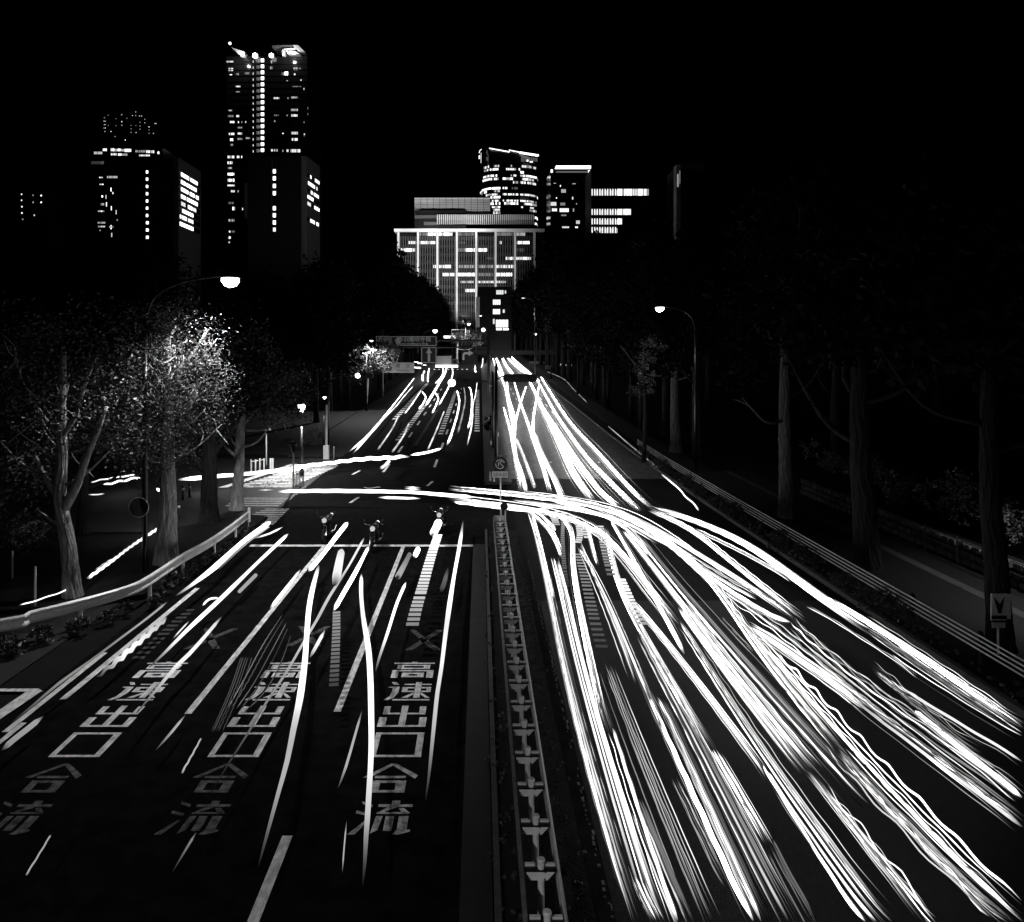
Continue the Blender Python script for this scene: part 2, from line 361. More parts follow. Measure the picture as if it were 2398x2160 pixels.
wbeam([(.60, y) for y in ysr], .42, .30, -1, M['stone'], 'rail', mb)
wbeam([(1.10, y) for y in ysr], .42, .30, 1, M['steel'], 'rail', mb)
b = MB(); b.box((.62, 33.62, .42), (1.08, 33.66, .72)); b.build('end_plate', M['steel'], mb)
pb = MB(); pb.lathe([(.048, 0), (.048, .80)], k=14); post_me = pb.mesh('post', M['steel'])
cb = MB(); cb.lathe([(.056, .795), (.058, .83), (.05, .845), (.0, .852)][:3], k=14); cap_me = cb.mesh('cap', M['steel'])
br = MB()
poly = [(-.2, .57), (-.2, .70), (.215, .70), (.10, .57)]
br.add([(x, -.055, z) for x, z in poly]+[(x, -.048, z) for x, z in poly], [(0, 3, 2, 1), (4, 5, 6, 7), (0, 1, 5, 4), (1, 2, 6, 5), (2, 3, 7, 6), (3, 0, 4, 7)])
br_me = br.mesh('bracket', M['steel'])
fb = MB(); fb.box((-.222, -.062, .702), (.222, .03, .71)); fb.box((-.222, -.062, .69), (.222, -.057, .702)); fl_me = fb.mesh('flange', M['dark_steel'])
lugs = []
for xa in (-.215, .075):
    tb = MB(); tb.box((xa, .032, .70), (xa+.14, .085, .735)); lugs.append(tb.mesh('lug', M['steel']))
bolts = []
for x, z in ((-.185, .63), (.07, .685), (.06, .585)):
    hb = MB(); hb.disc((x, -.057, z), .014, -1, .001, 10); bolts.append(hb.mesh('bolt', M['black']))
for y in np.arange(7.6, 33.4, 1.0):
    p = link('post', post_me, mb); p.location = (.86, y, 0)
    c = link('cap', cap_me, p)
    q = link('bracket', br_me, mb); q.location = (.85, y, 0)
    for me, nm in [(fl_me, 'flange')]+[(m_, 'lug') for m_ in lugs]+[(m_, 'bolt') for m_ in bolts]: link(nm, me, q)

# ------------------------------------------------------------------ left guard rail, curved
gp = []
for px, py in run(FH, (15, 1300), (200, 1250), (450, 1190), (700, 1125), (850, 1080), (950, 1040), (1080, 960), (1250, 850), (1400, 770), (1550, 670), (1672, 578)):
    x, y, z = spot(px, py, .8); gp.append((x, y))
gp = [(gp[0][0]-4, gp[0][1]-.9)]+gp
gpath = cr([(x, y, 0) for x, y in gp], .5)[:, :2]
gr = wempty('guard_rail', 'curved galvanised guard rail in front of the left trees', 'guard rail', (-13, 22.5, 0))
wbeam(gpath, .46, .36, 1, M['white_steel'], 'rail', gr, .06)
d = np.r_[0, np.cumsum(np.linalg.norm(np.diff(gpath, axis=0), axis=1))]
for s in np.arange(1.0, d[-1], 2.6):
    x, y = np.interp(s, d, gpath[:, 0]), np.interp(s, d, gpath[:, 1])
    b = MB(); b.lathe([(.06, 0), (.06, .74), (.045, .76)], (x, y+.1, zr(y)), 12); b.build('post', M['white_steel'], gr)
x, y = gpath[-1]; b = MB(); b.lathe([(.07, 0), (.07, .95), (.05, 1.0)], (x+.05, y+.1, zr(y)), 12); b.build('end_post', M['white_steel'], gr)

# ------------------------------------------------------------------ right kerb: pipe rail and hedge
rr_ = wempty('pipe_rail', 'guard rail of parallel white pipes behind the hedge on the right', 'guard rail', (12.75, 20, 0))
yy = np.arange(9, 60.1, 1.5)
for z in (.42, .54, .66, .78):
    b = MB(); b.tube([(12.6, y, zr(y)+z+.1) for y in yy], .022, 8); b.build('rail', M['white_steel'], rr_, True)
for y in np.arange(10, 60, 3.0):
    b = MB(); b.lathe([(.06, 0), (.06, .92), (.04, .95)], (12.72, y, zr(y)), 12); b.build('post', M['shaded_bark'], rr_)
# ------------------------------------------------------------------ far buildings
def pane(parent, P, U, u0, u1, z0, z1, s, name='window', off=.06):
    """a lit pane on a facade: P corner, U unit direction along the wall (plan)"""
    o = link(name, unit(E(s)), parent)
    m = (u0+u1)/2; n = (U[1], -U[0])
    o.location = (P[0]+U[0]*m+n[0]*off, P[1]+U[1]*m+n[1]*off, (z0+z1)/2); o.scale = (abs(u1-u0), .12, abs(z1-z0))
    o.rotation_euler = (0, 0, math.atan2(U[1], U[0])); return o
def pxpane(parent, f, x0, y0, x1, y1, Y, s, name='window', n=1, gap=.18, sm=None):
    """lit window strip on a wall facing the road at depth Y, split in n panes"""
    a = at(*f(x0, y0), Y); c = at(*f(x1, y1), Y); w = (c[0]-a[0])/n
    for i in range(n):
        st = s if sm is None else R.choice(sm)
        if st <= 0: continue
        o = link(name, unit(E(st)), parent)
        o.location = (a[0]+w*(i+.5), Y-.05, (a[2]+c[2])/2); o.scale = (w*(1-gap), .1, max(.15, a[2]-c[2]))
def bbox(parent, name, m, f, x0, y0, x1, y1, Y, depth, zbase=None):
    a = at(*f(x0, y0), Y); c = at(*f(x1, y1), Y)
    return part(name, m, parent, (a[0], Y, c[2] if zbase is None else zbase), (c[0], Y+depth, a[2]))
GZ = 8.0
def src(x, y): return x, y
# white framed office block that closes the avenue
Y = 330
ob = wempty('office_building', 'wide pale office building with tall white columns closing the avenue', 'building', (-8, Y, zr(Y)))
bbox(ob, 'wall', M['glass'], FR, 200, 606, 1075, 1010, Y, 24, zr(Y))
beam = bbox(ob, 'roof_beam', M['wall_pale'], FR, 185, 596, 1075, 613, Y-1.6, 26)
for x in (209, 325, 440, 555, 670, 785, 900, 1015):
    a = at(*FR(x-6, 613), Y-1.2); c = at(*FR(x+6, 1100), Y-1.2)
    part('column', M['wall_pale'], ob, (a[0], Y-1.2, zr(Y)), (c[0], Y-.1, a[2]))
    for i in range(1, 8):
        if x < 1000:
            p = at(*FR(x+115*i/8, 640), Y-.5); part('mullion', M['stone'], ob, (p[0]-.1, Y-.55, zr(Y)), (p[0]+.1, Y-.02, p[2]))
for y in range(0, 11):
    a = at(*FR(200, 645+y*47.5), Y); c = at(*FR(1070, 665+y*47.5), Y); part('floor_band', M['wall_dark'], ob, (a[0], Y-.32, c[2]), (c[0], Y-.2, a[2]))
def row(y0, y1, segs):
    for x0, x1, s in segs: pxpane(ob, FR, x0, y0+3, x1, y1-3, Y, s, 'window', max(1, round((x1-x0)/7.2)), .22, (s, s, s*.8, s*.5, s*.3))
row(616, 641, [(330, 385, .35), (385, 430, 3), (448, 530, 2.5), (562, 660, .25), (790, 890, .25), (908, 960, .5)])
row(667, 690, [(270, 315, 1.5), (335, 430, 2.5), (562, 605, .1), (910, 985, 3), (808, 820, 1.2)])
row(708, 735, [(222, 312, 2.5), (560, 605, .3), (605, 662, 2.5), (680, 735, 2.5), (905, 950, .1)])
row(761, 783, [(735, 780, .1), (845, 890, 2), (908, 995, 2)])
row(808, 832, [(415, 432, 2), (450, 520, 2.5), (562, 660, .5), (680, 775, .5), (790, 890, 1.5)])
row(855, 880, [(468, 545, 2), (562, 662, 3), (680, 775, .3), (790, 882, 3)])
row(902, 921, [(575, 655, .8), (680, 775, 1.3), (790, 846, 1)])
row(950, 974, [(605, 662, 2)])
pent = bbox(ob, 'roof_block', M['wall_pale'], FR, 305, 413, 752, 510, Y+8, 14)
a = at(*FR(305, 413), Y+8); c = at(*FR(752, 510), Y+8)
for i in range(1, 12):
    x = a[0]+(c[0]-a[0])*i/12; part('panel_joint', M['wall_dark'], ob, (x-.08, Y+7.9, c[2]), (x+.08, Y+7.98, a[2]))
for j in range(1, 7):
    z = c[2]+(a[2]-c[2])*j/7; part('panel_joint', M['wall_dark'], ob, (a[0], Y+7.86, z-.06), (c[0], Y+7.89, z+.06))
bbox(ob, 'machine_room', M['wall_dark'], FR, 306, 488, 610, 596, Y+5, 3)
bbox(ob, 'parapet', M['wall_grey'], FR, 306, 515, 440, 535, Y+4, 1); bbox(ob, 'plant_box', M['wall_grey'], FR, 360, 556, 440, 575, Y+3, 2)
bbox(ob, 'louvre_wall', M['wall_dark'], FR, 438, 512, 1017, 570, Y+2.6, 1.5)
a = at(*FR(438, 512), Y+2); c = at(*FR(1017, 570), Y+2)
for i in range(48):
    x = a[0]+(c[0]-a[0])*i/48; part('louvre', M['wall_pale'], ob, (x, Y+2, c[2]), (x+(c[0]-a[0])/96, Y+2.55, a[2]))
for x in (-42, -22, -4):
    l = bpy.data.lights.new('roof_lamp', 'POINT'); l.energy = 5200; l.shadow_soft_size = .3; lo = link('lamp', l, ob); lo.location = (x, Y-9, at(0, FR(0, 575)[1], Y)[2])  # unseen point lamps added to brighten the roof block
# unseen floodlights added to brighten the pale front, on made-up forecourt masts
for x in (-32, -8, 14):
    fl = empty('floodlight', 'added unseen floodlight mast on the forecourt of the office block, %s' % {-32: 'left', -8: 'centre', 14: 'right'}[x], 'floodlight', (x, Y-34, zr(Y)))
    b = MB(); b.lathe([(.15, 0), (.1, 14)], k=10); b.build('pole', M['dark_steel'], fl)
    b = MB(); b.box((-.5, -.1, 14), (.5, .3, 14.6)); b.build('housing', M['dark_steel'], fl)
    l = bpy.data.lights.new('floodlight_lamp', 'SPOT'); l.energy = 60000; l.spot_size = math.radians(84); l.spot_blend = .7; l.shadow_soft_size = .4
    lo = bpy.data.objects.new('lamp', l); COL.objects.link(lo); lo.parent = fl; lo.location = (0, .9, 14.6)
    lo.rotation_euler = (math.radians(90+38), 0, 0)
# curved tower with the sloping lit crown
Y = 560
ct = wempty('curved_tower', 'tall curved tower with a sloping lit roof edge behind the office block', 'tower', (20, Y, 13))
def P(x, dy=0): return (at(*FQ(x, 0), Y)[0], Y+dy)
foot = [P(150, 22), P(185, 8), P(255, 2), P(400, 0), P(572, 1), P(590, 1), P(690, 3), P(775, 8), P(805, 20), P(800, 60), P(160, 60)]
tops = [150, 138, 125, 145, 172, 172, 186, 196, 200, 200, 130]
b = MB(); n = len(foot)
b.add([(x, y, 13) for x, y in foot]+[(x, y, at(0, FQ(0, t)[1], Y)[2]) for (x, y), t in zip(foot, tops)], [tuple(range(n, 2*n))]+[(i, (i+1) % n, n+(i+1) % n, n+i) for i in range(n)])
b.build('wall', M['glass'], ct)
def seg(i, f0, f1, y0, y1, s, n):
    p, q = foot[i], foot[i+1]; L = math.hypot(q[0]-p[0], q[1]-p[1]); U = ((q[0]-p[0])/L, (q[1]-p[1])/L)
    z1 = at(0, FQ(0, y0)[1], Y)[2]; z0 = at(0, FQ(0, y1)[1], Y)[2]; w = (f1-f0)*L/n
    for k in range(n):
        if R.random() < .88: pane(ct, p, U, f0*L+w*k+.1*w, f0*L+w*(k+.88), z0, z1, s if R.random() < .75 else s*.3)
rows = {315: [(1, .2, 1, 1.4, 4), (2, .35, .75, .8, 4), (3, .4, .6, .4, 2), (5, 0, 1, 1, 6), (6, 0, .9, .8, 5)], 348: [(1, 0, .9, 1, 4), (2, .05, .8, 1.8, 7), (3, 0, .85, 1.2, 8), (4, 0, 1, 2, 1)],
 380: [(5, 0, .4, 2.5, 2)], 415: [(1, .1, 1, 1.6, 4), (2, .02, .6, 2.5, 5), (3, .5, .95, 1.3, 5), (5, 0, 1, 2, 6), (6, 0, 1, 2, 6), (7, .2, .8, .8, 1)], 452: [(1, 0, 1, 1.4, 4), (2, 0, .7, 1.3, 6), (3, 0, .65, 2, 7), (5, .2, 1, 2, 5), (6, 0, .8, .8, 4), (7, 0, 1, 2, 1)],
 490: [(3, .65, .97, 1.4, 4), (5, 0, .6, 1.8, 4), (5, .8, 1, 1.8, 2), (6, .1, .9, 1, 5)], 552: [(0, .2, 1, 1, 2), (1, 0, 1, 2, 4), (2, 0, .83, 3, 7), (3, 0, .3, 1.6, 4), (3, .5, .95, .4, 6)], 583: [(0, .2, 1, .8, 2), (1, 0, .9, 1.6, 4), (2, .35, .8, .7, 5)],
 618: [(1, .5, 1, 1.5, 2), (2, 0, .65, 1.5, 6), (3, 0, .98, 1.6, 12), (5, 0, 1, 1.3, 6), (6, 0, .9, .8, 5), (7, .2, .7, 1.4, 1)], 650: [(2, .1, .84, 1.8, 6)], 685: [(2, .1, .75, 2, 6), (3, 0, .2, 1, 2), (3, .25, .98, 1.8, 9), (5, 0, .9, 1.4, 6), (6, 0, 1, .7, 5)],
 718: [(2, .1, .84, 2, 6), (3, 0, .98, 2, 10), (5, .4, 1, 1.3, 4), (6, 0, 1, 1.2, 5), (7, .1, .6, 1.5, 1)], 752: [(2, .1, .84, 1.4, 7), (5, .1, .3, 1.2, 2), (6, .1, .6, .9, 3), (7, .1, .6, 1.2, 1)], 785: [(2, .3, .8, 1, 5), (6, 0, 1, .8, 4), (7, 0, .5, 1.5, 1)],
 815: [(2, .3, .84, 1.6, 5)], 855: [(6, .7, 1, 2, 1), (7, 0, .6, 1.6, 1)], 920: [(6, .7, 1, 1.5, 1), (7, 0, .6, 1.2, 1)]}
for y, l in rows.items():
    for i, f0, f1, s, n in l: seg(i, f0, f1, y-11, y+13, s, n)
for i in range(9):
    yb = 268+i*68
    for k in range(8):
        p, q = foot[k], foot[k+1]; L = math.hypot(q[0]-p[0], q[1]-p[1]); z = at(0, FQ(0, yb)[1], Y)[2]
        o = pane(ct, p, ((q[0]-p[0])/L, (q[1]-p[1])/L), 0, L, z-.25, z+.25, 0.02, 'floor_band', .2); o.data = unit(M['wall_dark'])
def edge(parent, name, f, pts, Y, r, s):
    b = MB(); b.tube([at(*f(*p), Y) for p in pts], r, 6); b.build(name, E(s), parent)
edge(ct, 'roof_light', FQ, [(255, 127), (475, 166)], Y-1, .35, 2.5); edge(ct, 'roof_light', FQ, [(468, 146), (585, 170)], Y-1, .35, 2.0)
edge(ct, 'roof_light', FQ, [(172, 138), (155, 152), (147, 178)], Y+5, .3, 1.5); edge(ct, 'roof_light', FQ, [(150, 205), (150, 240)], Y+5, .6, 1.5); edge(ct, 'roof_light', FQ, [(168, 175), (167, 285)], Y+4, .3, .8)
for k in range(10):
    b = MB(); c = at(*FQ(595+k*20, 175+k*3.2), Y-1.5); b.lathe([(.2, -.8), (.9, -.4), (.9, .4), (.2, .8)], c, 8); b.build('roof_lamp', E(3), ct)
for k in range(9):
    pxpane(ct, FQ, 600+k*20, 215+k*2, 615+k*20, 270, Y-.5, .12, 'crown_glass')
pxpane(ct, FQ, 655, 250, 680, 270, Y-1, 1.5); pxpane(ct, FQ, 690, 265, 725, 282, Y-1, 1.3, 'window', 3)
b = MB(); b.tube([at(*FQ(236, 130), Y+10), at(*FQ(236, 75), Y+10)], .5, 6); b.build('mast', M['dark_steel'], ct)
# dark slab with the bright roof band
Y = 500
ds = wempty('dark_office_tower', 'dark glass office tower with one bright band along its roof', 'tower', (40, Y, 13.3))
bbox(ds, 'wall', M['glass'], FQ, 915, 350, 1345, 990, Y, 30, 13)
bbox(ds, 'roof_band', E(2.2), FQ, 975, 313, 1350, 345, Y-.4, 25); bbox(ds, 'roof_edge', E(.12), FQ, 975, 372, 1320, 388, Y-.3, 1)
bbox(ds, 'corner_light', E(2.5), FQ, 1322, 362, 1352, 425, Y-1, 2); bbox(ds, 'corner_light', E(1.6), FQ, 918, 355, 940, 385, Y-1, 2)
bbox(ds, 'corner_fin', M['wall_grey'], FQ, 1338, 425, 1352, 990, Y-.6, 2)
for y in (495, 562, 632, 700, 768, 833, 898, 962): bbox(ds, 'floor_band', M['wall_grey'], FQ, 905, y, 1340, y+5, Y-.4, .4)
for x0, y0, x1, y1, s, n in ((948, 499, 975, 506, .8, 2), (1150, 506, 1185, 512, .8, 3), (1015, 523, 1028, 542, 1.2, 1), (1030, 567, 1080, 605, .5, 4), (972, 655, 987, 667, 1.5, 1), (1145, 650, 1162, 678, .8, 1), (918, 705, 978, 745, .9, 5), (1020, 712, 1072, 742, .25, 4), (1012, 770, 1112, 812, 1.4, 6), (930, 772, 985, 805, 1.2, 4), (1155, 775, 1170, 808, .4, 1), (1295, 778, 1310, 812, .5, 1), (1190, 903, 1230, 940, .7, 3), (1288, 905, 1308, 935, .5, 1), (1040, 966, 1115, 985, .9, 5), (1180, 968, 1210, 985, 1.4, 2), (1030, 840, 1085, 855, .3, 4), (1190, 718, 1200, 732, .5, 1), (1315, 708, 1325, 720, .5, 1)):
    pxpane(ds, FQ, x0, y0, x1, y1, Y, s, 'window', n)
# low block with curtained lit floors
Y = 440
lb = wempty('lit_office_block', 'low office block with four bands of lit curtained windows', 'building', (70, Y, 11))
bbox(lb, 'wall', M['wall_dark'], FQ, 1353, 335, 1975, 1060, Y, 25, 11)
for y0, y1, xe in ((565, 635, 1960), (780, 843, 1745), (882, 946, 1640), (975, 1038, 1620)):
    k = 0; x = 1356
    while x < xe:
        w = 28 if x < 1620 else 48
        if x < 1620: pxpane(lb, FQ, x, y0, x+w*.45, y1, Y, 1.3); pxpane(lb, FQ, x+w*.5, y0+14, x+w, y1, Y, .5 if k % 2 else .08, 'window')
        else: pxpane(lb, FQ, x, y0, x+w, y1, Y, 2.5 if y0 < 600 else .9, 'window', 4, .2, (2.5, 1.2, 2, .4))
        x += w; k += 1
    bbox(lb, 'sill', M['wall_grey'], FQ, 1353, y1+2, 1640, y1+7, Y-.4, .4)
# faint corner far right
Y = 420
fb_ = wempty('corner_building', 'faint grey building corner above the dark trees on the right', 'building', (115, Y, 11))
bbox(fb_, 'wall', M['wall_dark'], src, 1594, 382, 1790, 520, Y, 30, 11); bbox(fb_, 'parapet', M['wall_grey'], src, 1592, 382, 1650, 396, Y-.5, .5); bbox(fb_, 'stair_tower', M['wall_pale'], src, 1584, 386, 1594, 520, Y-.8, 6, 11)  # pale strip and grey parapet paint in the lit narrow side and top
bbox(fb_, 'window', E(.3), src, 1586, 408, 1589, 438, Y-.95, .1); bbox(fb_, 'window', E(.15), src, 1591, 400, 1593, 430, Y-.95, .1)
# tall tower on the left
Y = 430
lt = wempty('tall_tower', 'tallest dark tower on the left with one column of lit lift lobbies', 'tower', (-120, Y, 11))
bbox(lt, 'wall', M['glass'], FS, 110, 190, 800, 1830, Y, 45, 11)
bbox(lt, 'crown_slab', M['wall_grey'], FS, 500, 95, 672, 108, Y-2, 12); bbox(lt, 'crown_slab', M['wall_pale'], FS, 600, 122, 700, 133, Y-3, 10)
b = MB(); a = [at(*FS(*p), Y-4) for p in ((675, 94), (720, 94), (775, 146), (725, 146))]; b.add(a+[(x, y+8, z) for x, y, z in a], [(0, 1, 2, 3), (7, 6, 5, 4), (0, 4, 5, 1), (1, 5, 6, 2), (2, 6, 7, 3), (3, 7, 4, 0)]); b.build('crown_fin', M['wall_pale'], lt)
b = MB(); a = [at(*FS(*p), Y-4) for p in ((610, 140), (700, 150), (735, 170), (640, 168))]; b.add(a+[(x, y+8, z) for x, y, z in a], [(0, 1, 2, 3), (7, 6, 5, 4), (0, 4, 5, 1), (1, 5, 6, 2), (2, 6, 7, 3), (3, 7, 4, 0)]); b.build('crown_fin', M['wall_pale'], lt)
bbox(lt, 'crown_post', M['wall_pale'], FS, 585, 130, 606, 188, Y-2, 6)
b = MB(); a = [at(*FS(*p), Y-4) for p in ((150, 112), (200, 130), (265, 150), (265, 182), (225, 180))]; b.add(a+[(x, y+8, z) for x, y, z in a], [(0, 1, 2, 3, 4), (9, 8, 7, 6, 5)]+[(i, i+5, (i+1) % 5+5, (i+1) % 5) for i in range(5)]); b.build('crown_fin', M['wall_pale'], lt)
for x, y, r, s in ((140, 80, .8, 2), (355, 185, 1.5, 5), (493, 183, 1.3, 5)):
    b = MB(); c = at(*FS(x, y), Y-3); b.lathe([(r*.3, -r), (r, -r*.5), (r, r*.5), (r*.3, r)], c, 10); b.build('beacon', E(s), lt)
for x, y, e in ((640, 160, 5000), (235, 195, 4000)):
    l = bpy.data.lights.new('crown_lamp', 'POINT'); l.energy = e; l.shadow_soft_size = .5; lo = link('lamp', l, lt); lo.location = at(*FS(x, y), Y-7)
for i in range(16):
    y = 225+i*51
    pxpane(lt, FS, 402, y-14, 433, y+14, Y-.2, 3, 'lobby_window'); pxpane(lt, FS, 335, y+2, 342, y+20, Y, .9)
    pxpane(lt, FS, 367, y-8, 377, y+18, Y, .15); pxpane(lt, FS, 382, y-8, 392, y+18, Y, .25); bbox(lt, 'floor_band', M['glass'], FS, 110, y+24, 800, y+30, Y-.4, .4)
W1 = ((108, 228, 170, 244, 1, 6), (125, 287, 170, 318, .7, 2), (138, 342, 160, 360, 2, 2), (190, 332, 215, 352, .4, 3), (265, 325, 310, 345, .3, 5), (190, 440, 230, 462, .9, 4), (190, 488, 225, 498, .3, 4), (125, 645, 158, 662, .6, 4), (120, 690, 170, 712, .2, 5), (195, 690, 220, 712, 1, 2), (140, 740, 178, 765, 1.3, 4), (207, 742, 218, 762, .8, 1), (238, 742, 246, 762, .8, 1), (270, 742, 280, 760, 2, 1), (205, 790, 245, 806, .25, 4), (130, 840, 178, 868, 1.1, 5), (205, 838, 246, 860, .9, 4), (140, 888, 168, 914, 2, 2), (205, 886, 250, 904, .3, 4), (275, 880, 312, 896, .5, 4), (145, 935, 168, 955, .25, 3), (120, 1035, 178, 1062, .9, 6), (198, 1036, 222, 1060, 1.2, 2), (236, 1036, 246, 1060, .9, 1), (118, 1084, 165, 1112, 1.2, 4), (122, 1134, 158, 1152, .4, 4), (120, 1182, 180, 1208, 2, 5), (120, 1232, 178, 1262, 1.8, 5), (118, 1282, 180, 1300, 1, 5), (148, 1330, 182, 1352, .9, 3), (205, 1330, 216, 1352, .3, 1), (128, 1430, 172, 1452, .15, 4), (160, 1470, 184, 1506, 1.4, 2), (243, 1480, 254, 1504, .9, 1), (128, 1576, 182, 1602, .4, 4), (130, 1675, 146, 1694, .8, 1), (150, 1675, 182, 1694, .15, 3), (130, 1724, 148, 1748, 1.2, 2), (126, 1768, 142, 1784, 1.6, 1),
      (487, 222, 502, 254, 1.2, 1), (482, 275, 505, 304, .5, 2), (578, 325, 605, 356, .3, 2), (605, 318, 637, 356, 2.5, 2), (682, 282, 720, 312, .8, 4), (728, 286, 746, 306, .2, 2), (685, 336, 700, 352, 1.5, 1), (620, 394, 636, 404, 1.2, 1), (740, 388, 752, 398, 1.4, 1), (670, 444, 748, 452, .3, 8), (766, 456, 776, 478, .8, 1), (512, 538, 564, 556, .9, 4), (630, 538, 640, 556, .4, 1), (662, 532, 720, 550, .5, 5), (660, 636, 720, 658, .4, 5), (515, 686, 560, 700, .2, 3), (622, 686, 634, 702, .2, 1), (662, 684, 718, 706, .9, 5), (515, 734, 530, 752, .2, 1), (585, 842, 600, 854, .9, 1), (664, 832, 720, 858, .7, 6), (666, 886, 718, 912, 1, 4), (488, 980, 510, 1004, 2, 1), (515, 980, 548, 1004, .4, 3), (588, 986, 596, 1006, .4, 1), (622, 982, 640, 1008, 1, 2), (655, 980, 740, 1012, 1.1, 7), (768, 846, 782, 872, .5, 1), (768, 744, 776, 766, .3, 1), (800, 620, 808, 646, .15, 1), (800, 672, 808, 694, .15, 1))
for x0, y0, x1, y1, s, n in W1: pxpane(lt, FS, x0, y0+.1*(y1-y0), x1, y1-.1*(y1-y0), Y, s*.9, 'window', n, .3, (s, s, s*.4, s*1.5))
def slant(name, label, P0, P1, yt0, Yd, z_rows, wl, face):
    """a block seen edge-on: narrow face to the road and a long receding side with window strips"""
    o = wempty(name, label, 'building', (P0[0], P0[1], 10)); zt = at(0, yt0, P0[1])[2]
    L = math.hypot(P1[0]-P0[0], P1[1]-P0[1]); U = ((P1[0]-P0[0])/L, (P1[1]-P0[1])/L)
    b = MB(); b.prism([(P0[0]-face, P0[1]), P0, P1, (P1[0]-face, P1[1])], 10, zt); b.build('wall', M['wall_grey'], o)
    for z0, z1, segs in z_rows:
        g = pane(o, P0, U, L*.03, L*.97, z0-.3, z1+.3, .02, 'window_band', -.04); g.data = unit(M['glass'])
        for a, c, s, n in segs:
            for k in range(n): pane(o, P0, U, L*(a+(c-a)*(k+.06)/n), L*(a+(c-a)*(k+.94)/n), z0, z1, s, 'window', .03)
    return o
def zt_(y, Y): return H-(y-CY)*Y/F
rws = []
for yy_, segs in ((405, [(.1, .45, 3, 3), (.5, .85, 2, 4)]), (423, [(.1, .3, 3, 2), (.33, .8, 2.2, 4)]), (440, [(.1, .42, 2.5, 3), (.48, .7, 2.5, 2), (.75, .9, 2, 1)]), (457, [(.1, .3, 2.5, 2), (.35, .85, 2.5, 5)]), (474, [(.1, .3, .8, 1), (.4, .6, 2.2, 2), (.62, .78, 1, 2)]), (490, [(.15, .65, 1.8, 6)]), (506, [(.05, .12, 1.5, 1), (.15, .35, 2, 2), (.4, .65, 1.2, 3)]), (523, [(.05, .65, 3, 5)])):
    rws.append((zt_(yy_+4, 330), zt_(yy_-5, 330), segs))
slant('office_slab', 'grey office slab seen edge-on with eight rows of bright windows', ((418-CX)*330/F, 330), (-133.2, 356), 369, 0, rws, 0, 2.4)
rws = []
for yy_, segs in ((408, [(.25, .35, 1.6, 1), (.6, .95, 1.6, 3)]), (426, [(.1, .6, 2.2, 4), (.7, .8, 1, 1)]), (444, [(.3, .42, 2, 1), (.5, .9, 1.5, 2)]), (459, [(.05, .5, 2, 2)]), (475, [(.05, .3, .9, 2), (.55, .95, 2, 3)]), (512, [(.25, .6, 2, 2), (.7, .9, 2, 1)])):
    rws.append((zt_(yy_+4, 390), zt_(yy_-4, 390), segs))
slant('office_slab', 'grey edge-on slab right of the tallest tower with few lit windows', ((718-CX)*390/F, 390), (-88.4, 412), 366, 0, rws, 0, 3)
db = wempty('dark_block', 'dark block before the tallest tower with a column of lit stair windows', 'building', (-105, 388, 10))
bbox(db, 'wall', M['wall_dark'], FS, 290, 1045, 740, 1800, 388, 12, 10); bbox(db, 'pier', M['wall_grey'], FS, 265, 1270, 290, 1570, 388.3, 3)
for y in (1170, 1230, 1295, 1357, 1485, 1545, 1607, 1667): pxpane(db, FS, 505, y-16, 533, y+17, 388, 3 if y < 1660 else 1.2, 'stair_window')
bbox(db, 'corner_trim', M['wall_grey'], FS, 496, 1050, 500, 1620, 387.8, .2)
Y = 350
b2 = wempty('dark_office_block', 'dark office block with two lit top floors left of the edge-on slab', 'building', (-165, Y, 10))
bbox(b2, 'wall', M['glass'], FT, 200, 570, 1075, 1820, Y, 30, 10); bbox(b2, 'stair_tower', M['wall_dark'], FT, 720, 690, 1205, 1820, Y-6, 5, 10)
for i in range(10): pxpane(b2, FT, 866, 856+i*91, 895 if i < 7 else 902, 890+i*91, Y-6.1, 3, 'stair_window')
for x0, y0, x1, y1, s, n in ((325, 580, 375, 610, 2, 4), (215, 620, 320, 650, .6, 6), (425, 578, 470, 612, 2, 3), (472, 586, 510, 614, .5, 3), (512, 582, 556, 612, 2, 3), (558, 588, 598, 616, .5, 3), (600, 586, 683, 620, 2.4, 5), (735, 602, 762, 626, .5, 3), (775, 602, 860, 628, .3, 6), (870, 604, 920, 634, 1.5, 4), (932, 604, 970, 636, 1.4, 3), (1010, 618, 1036, 648, 1.6, 1), (428, 640, 505, 664, 1.4, 6), (518, 642, 560, 668, 1.6, 3), (560, 644, 635, 668, .4, 5), (780, 656, 915, 676, 1.4, 9), (180, 740, 340, 775, .08, 8), (280, 935, 325, 950, 1.2, 3), (378, 925, 510, 950, .5, 9), (282, 1022, 338, 1035, 1.4, 2), (423, 1070, 434, 1118, 2, 1), (445, 1125, 460, 1152, 1, 1), (308, 1168, 330, 1192, 2, 1), (360, 1162, 371, 1210, 1.6, 1), (300, 1265, 342, 1292, .4, 3), (366, 1254, 378, 1304, 1.6, 1), (427, 1302, 438, 1354, 1.8, 1), (265, 1358, 345, 1372, .6, 5), (300, 1356, 320, 1374, 2.5, 1), (488, 1352, 498, 1404, 1.8, 1), (500, 1465, 514, 1486, .3, 1), (262, 1500, 358, 1520, .4, 6), (265, 1550, 355, 1566, .7, 5), (424, 1542, 436, 1592, 1.8, 1), (432, 1638, 444, 1688, 1.6, 1), (405, 1552, 460, 1572, .4, 3), (286, 1600, 298, 1612, 1, 1)):
    pxpane(b2, FT, x0, y0, x1, y1, Y, s, 'window', n, .2, (s, s, s*.5))
Y = 640
ft = wempty('distant_tower', 'very faint distant tower dotted with tiny lights on the left', 'tower', (-300, Y, 13))
bbox(ft, 'wall', M['wall_dark'], FT, 320, 110, 1000, 700, Y, 40, 13)
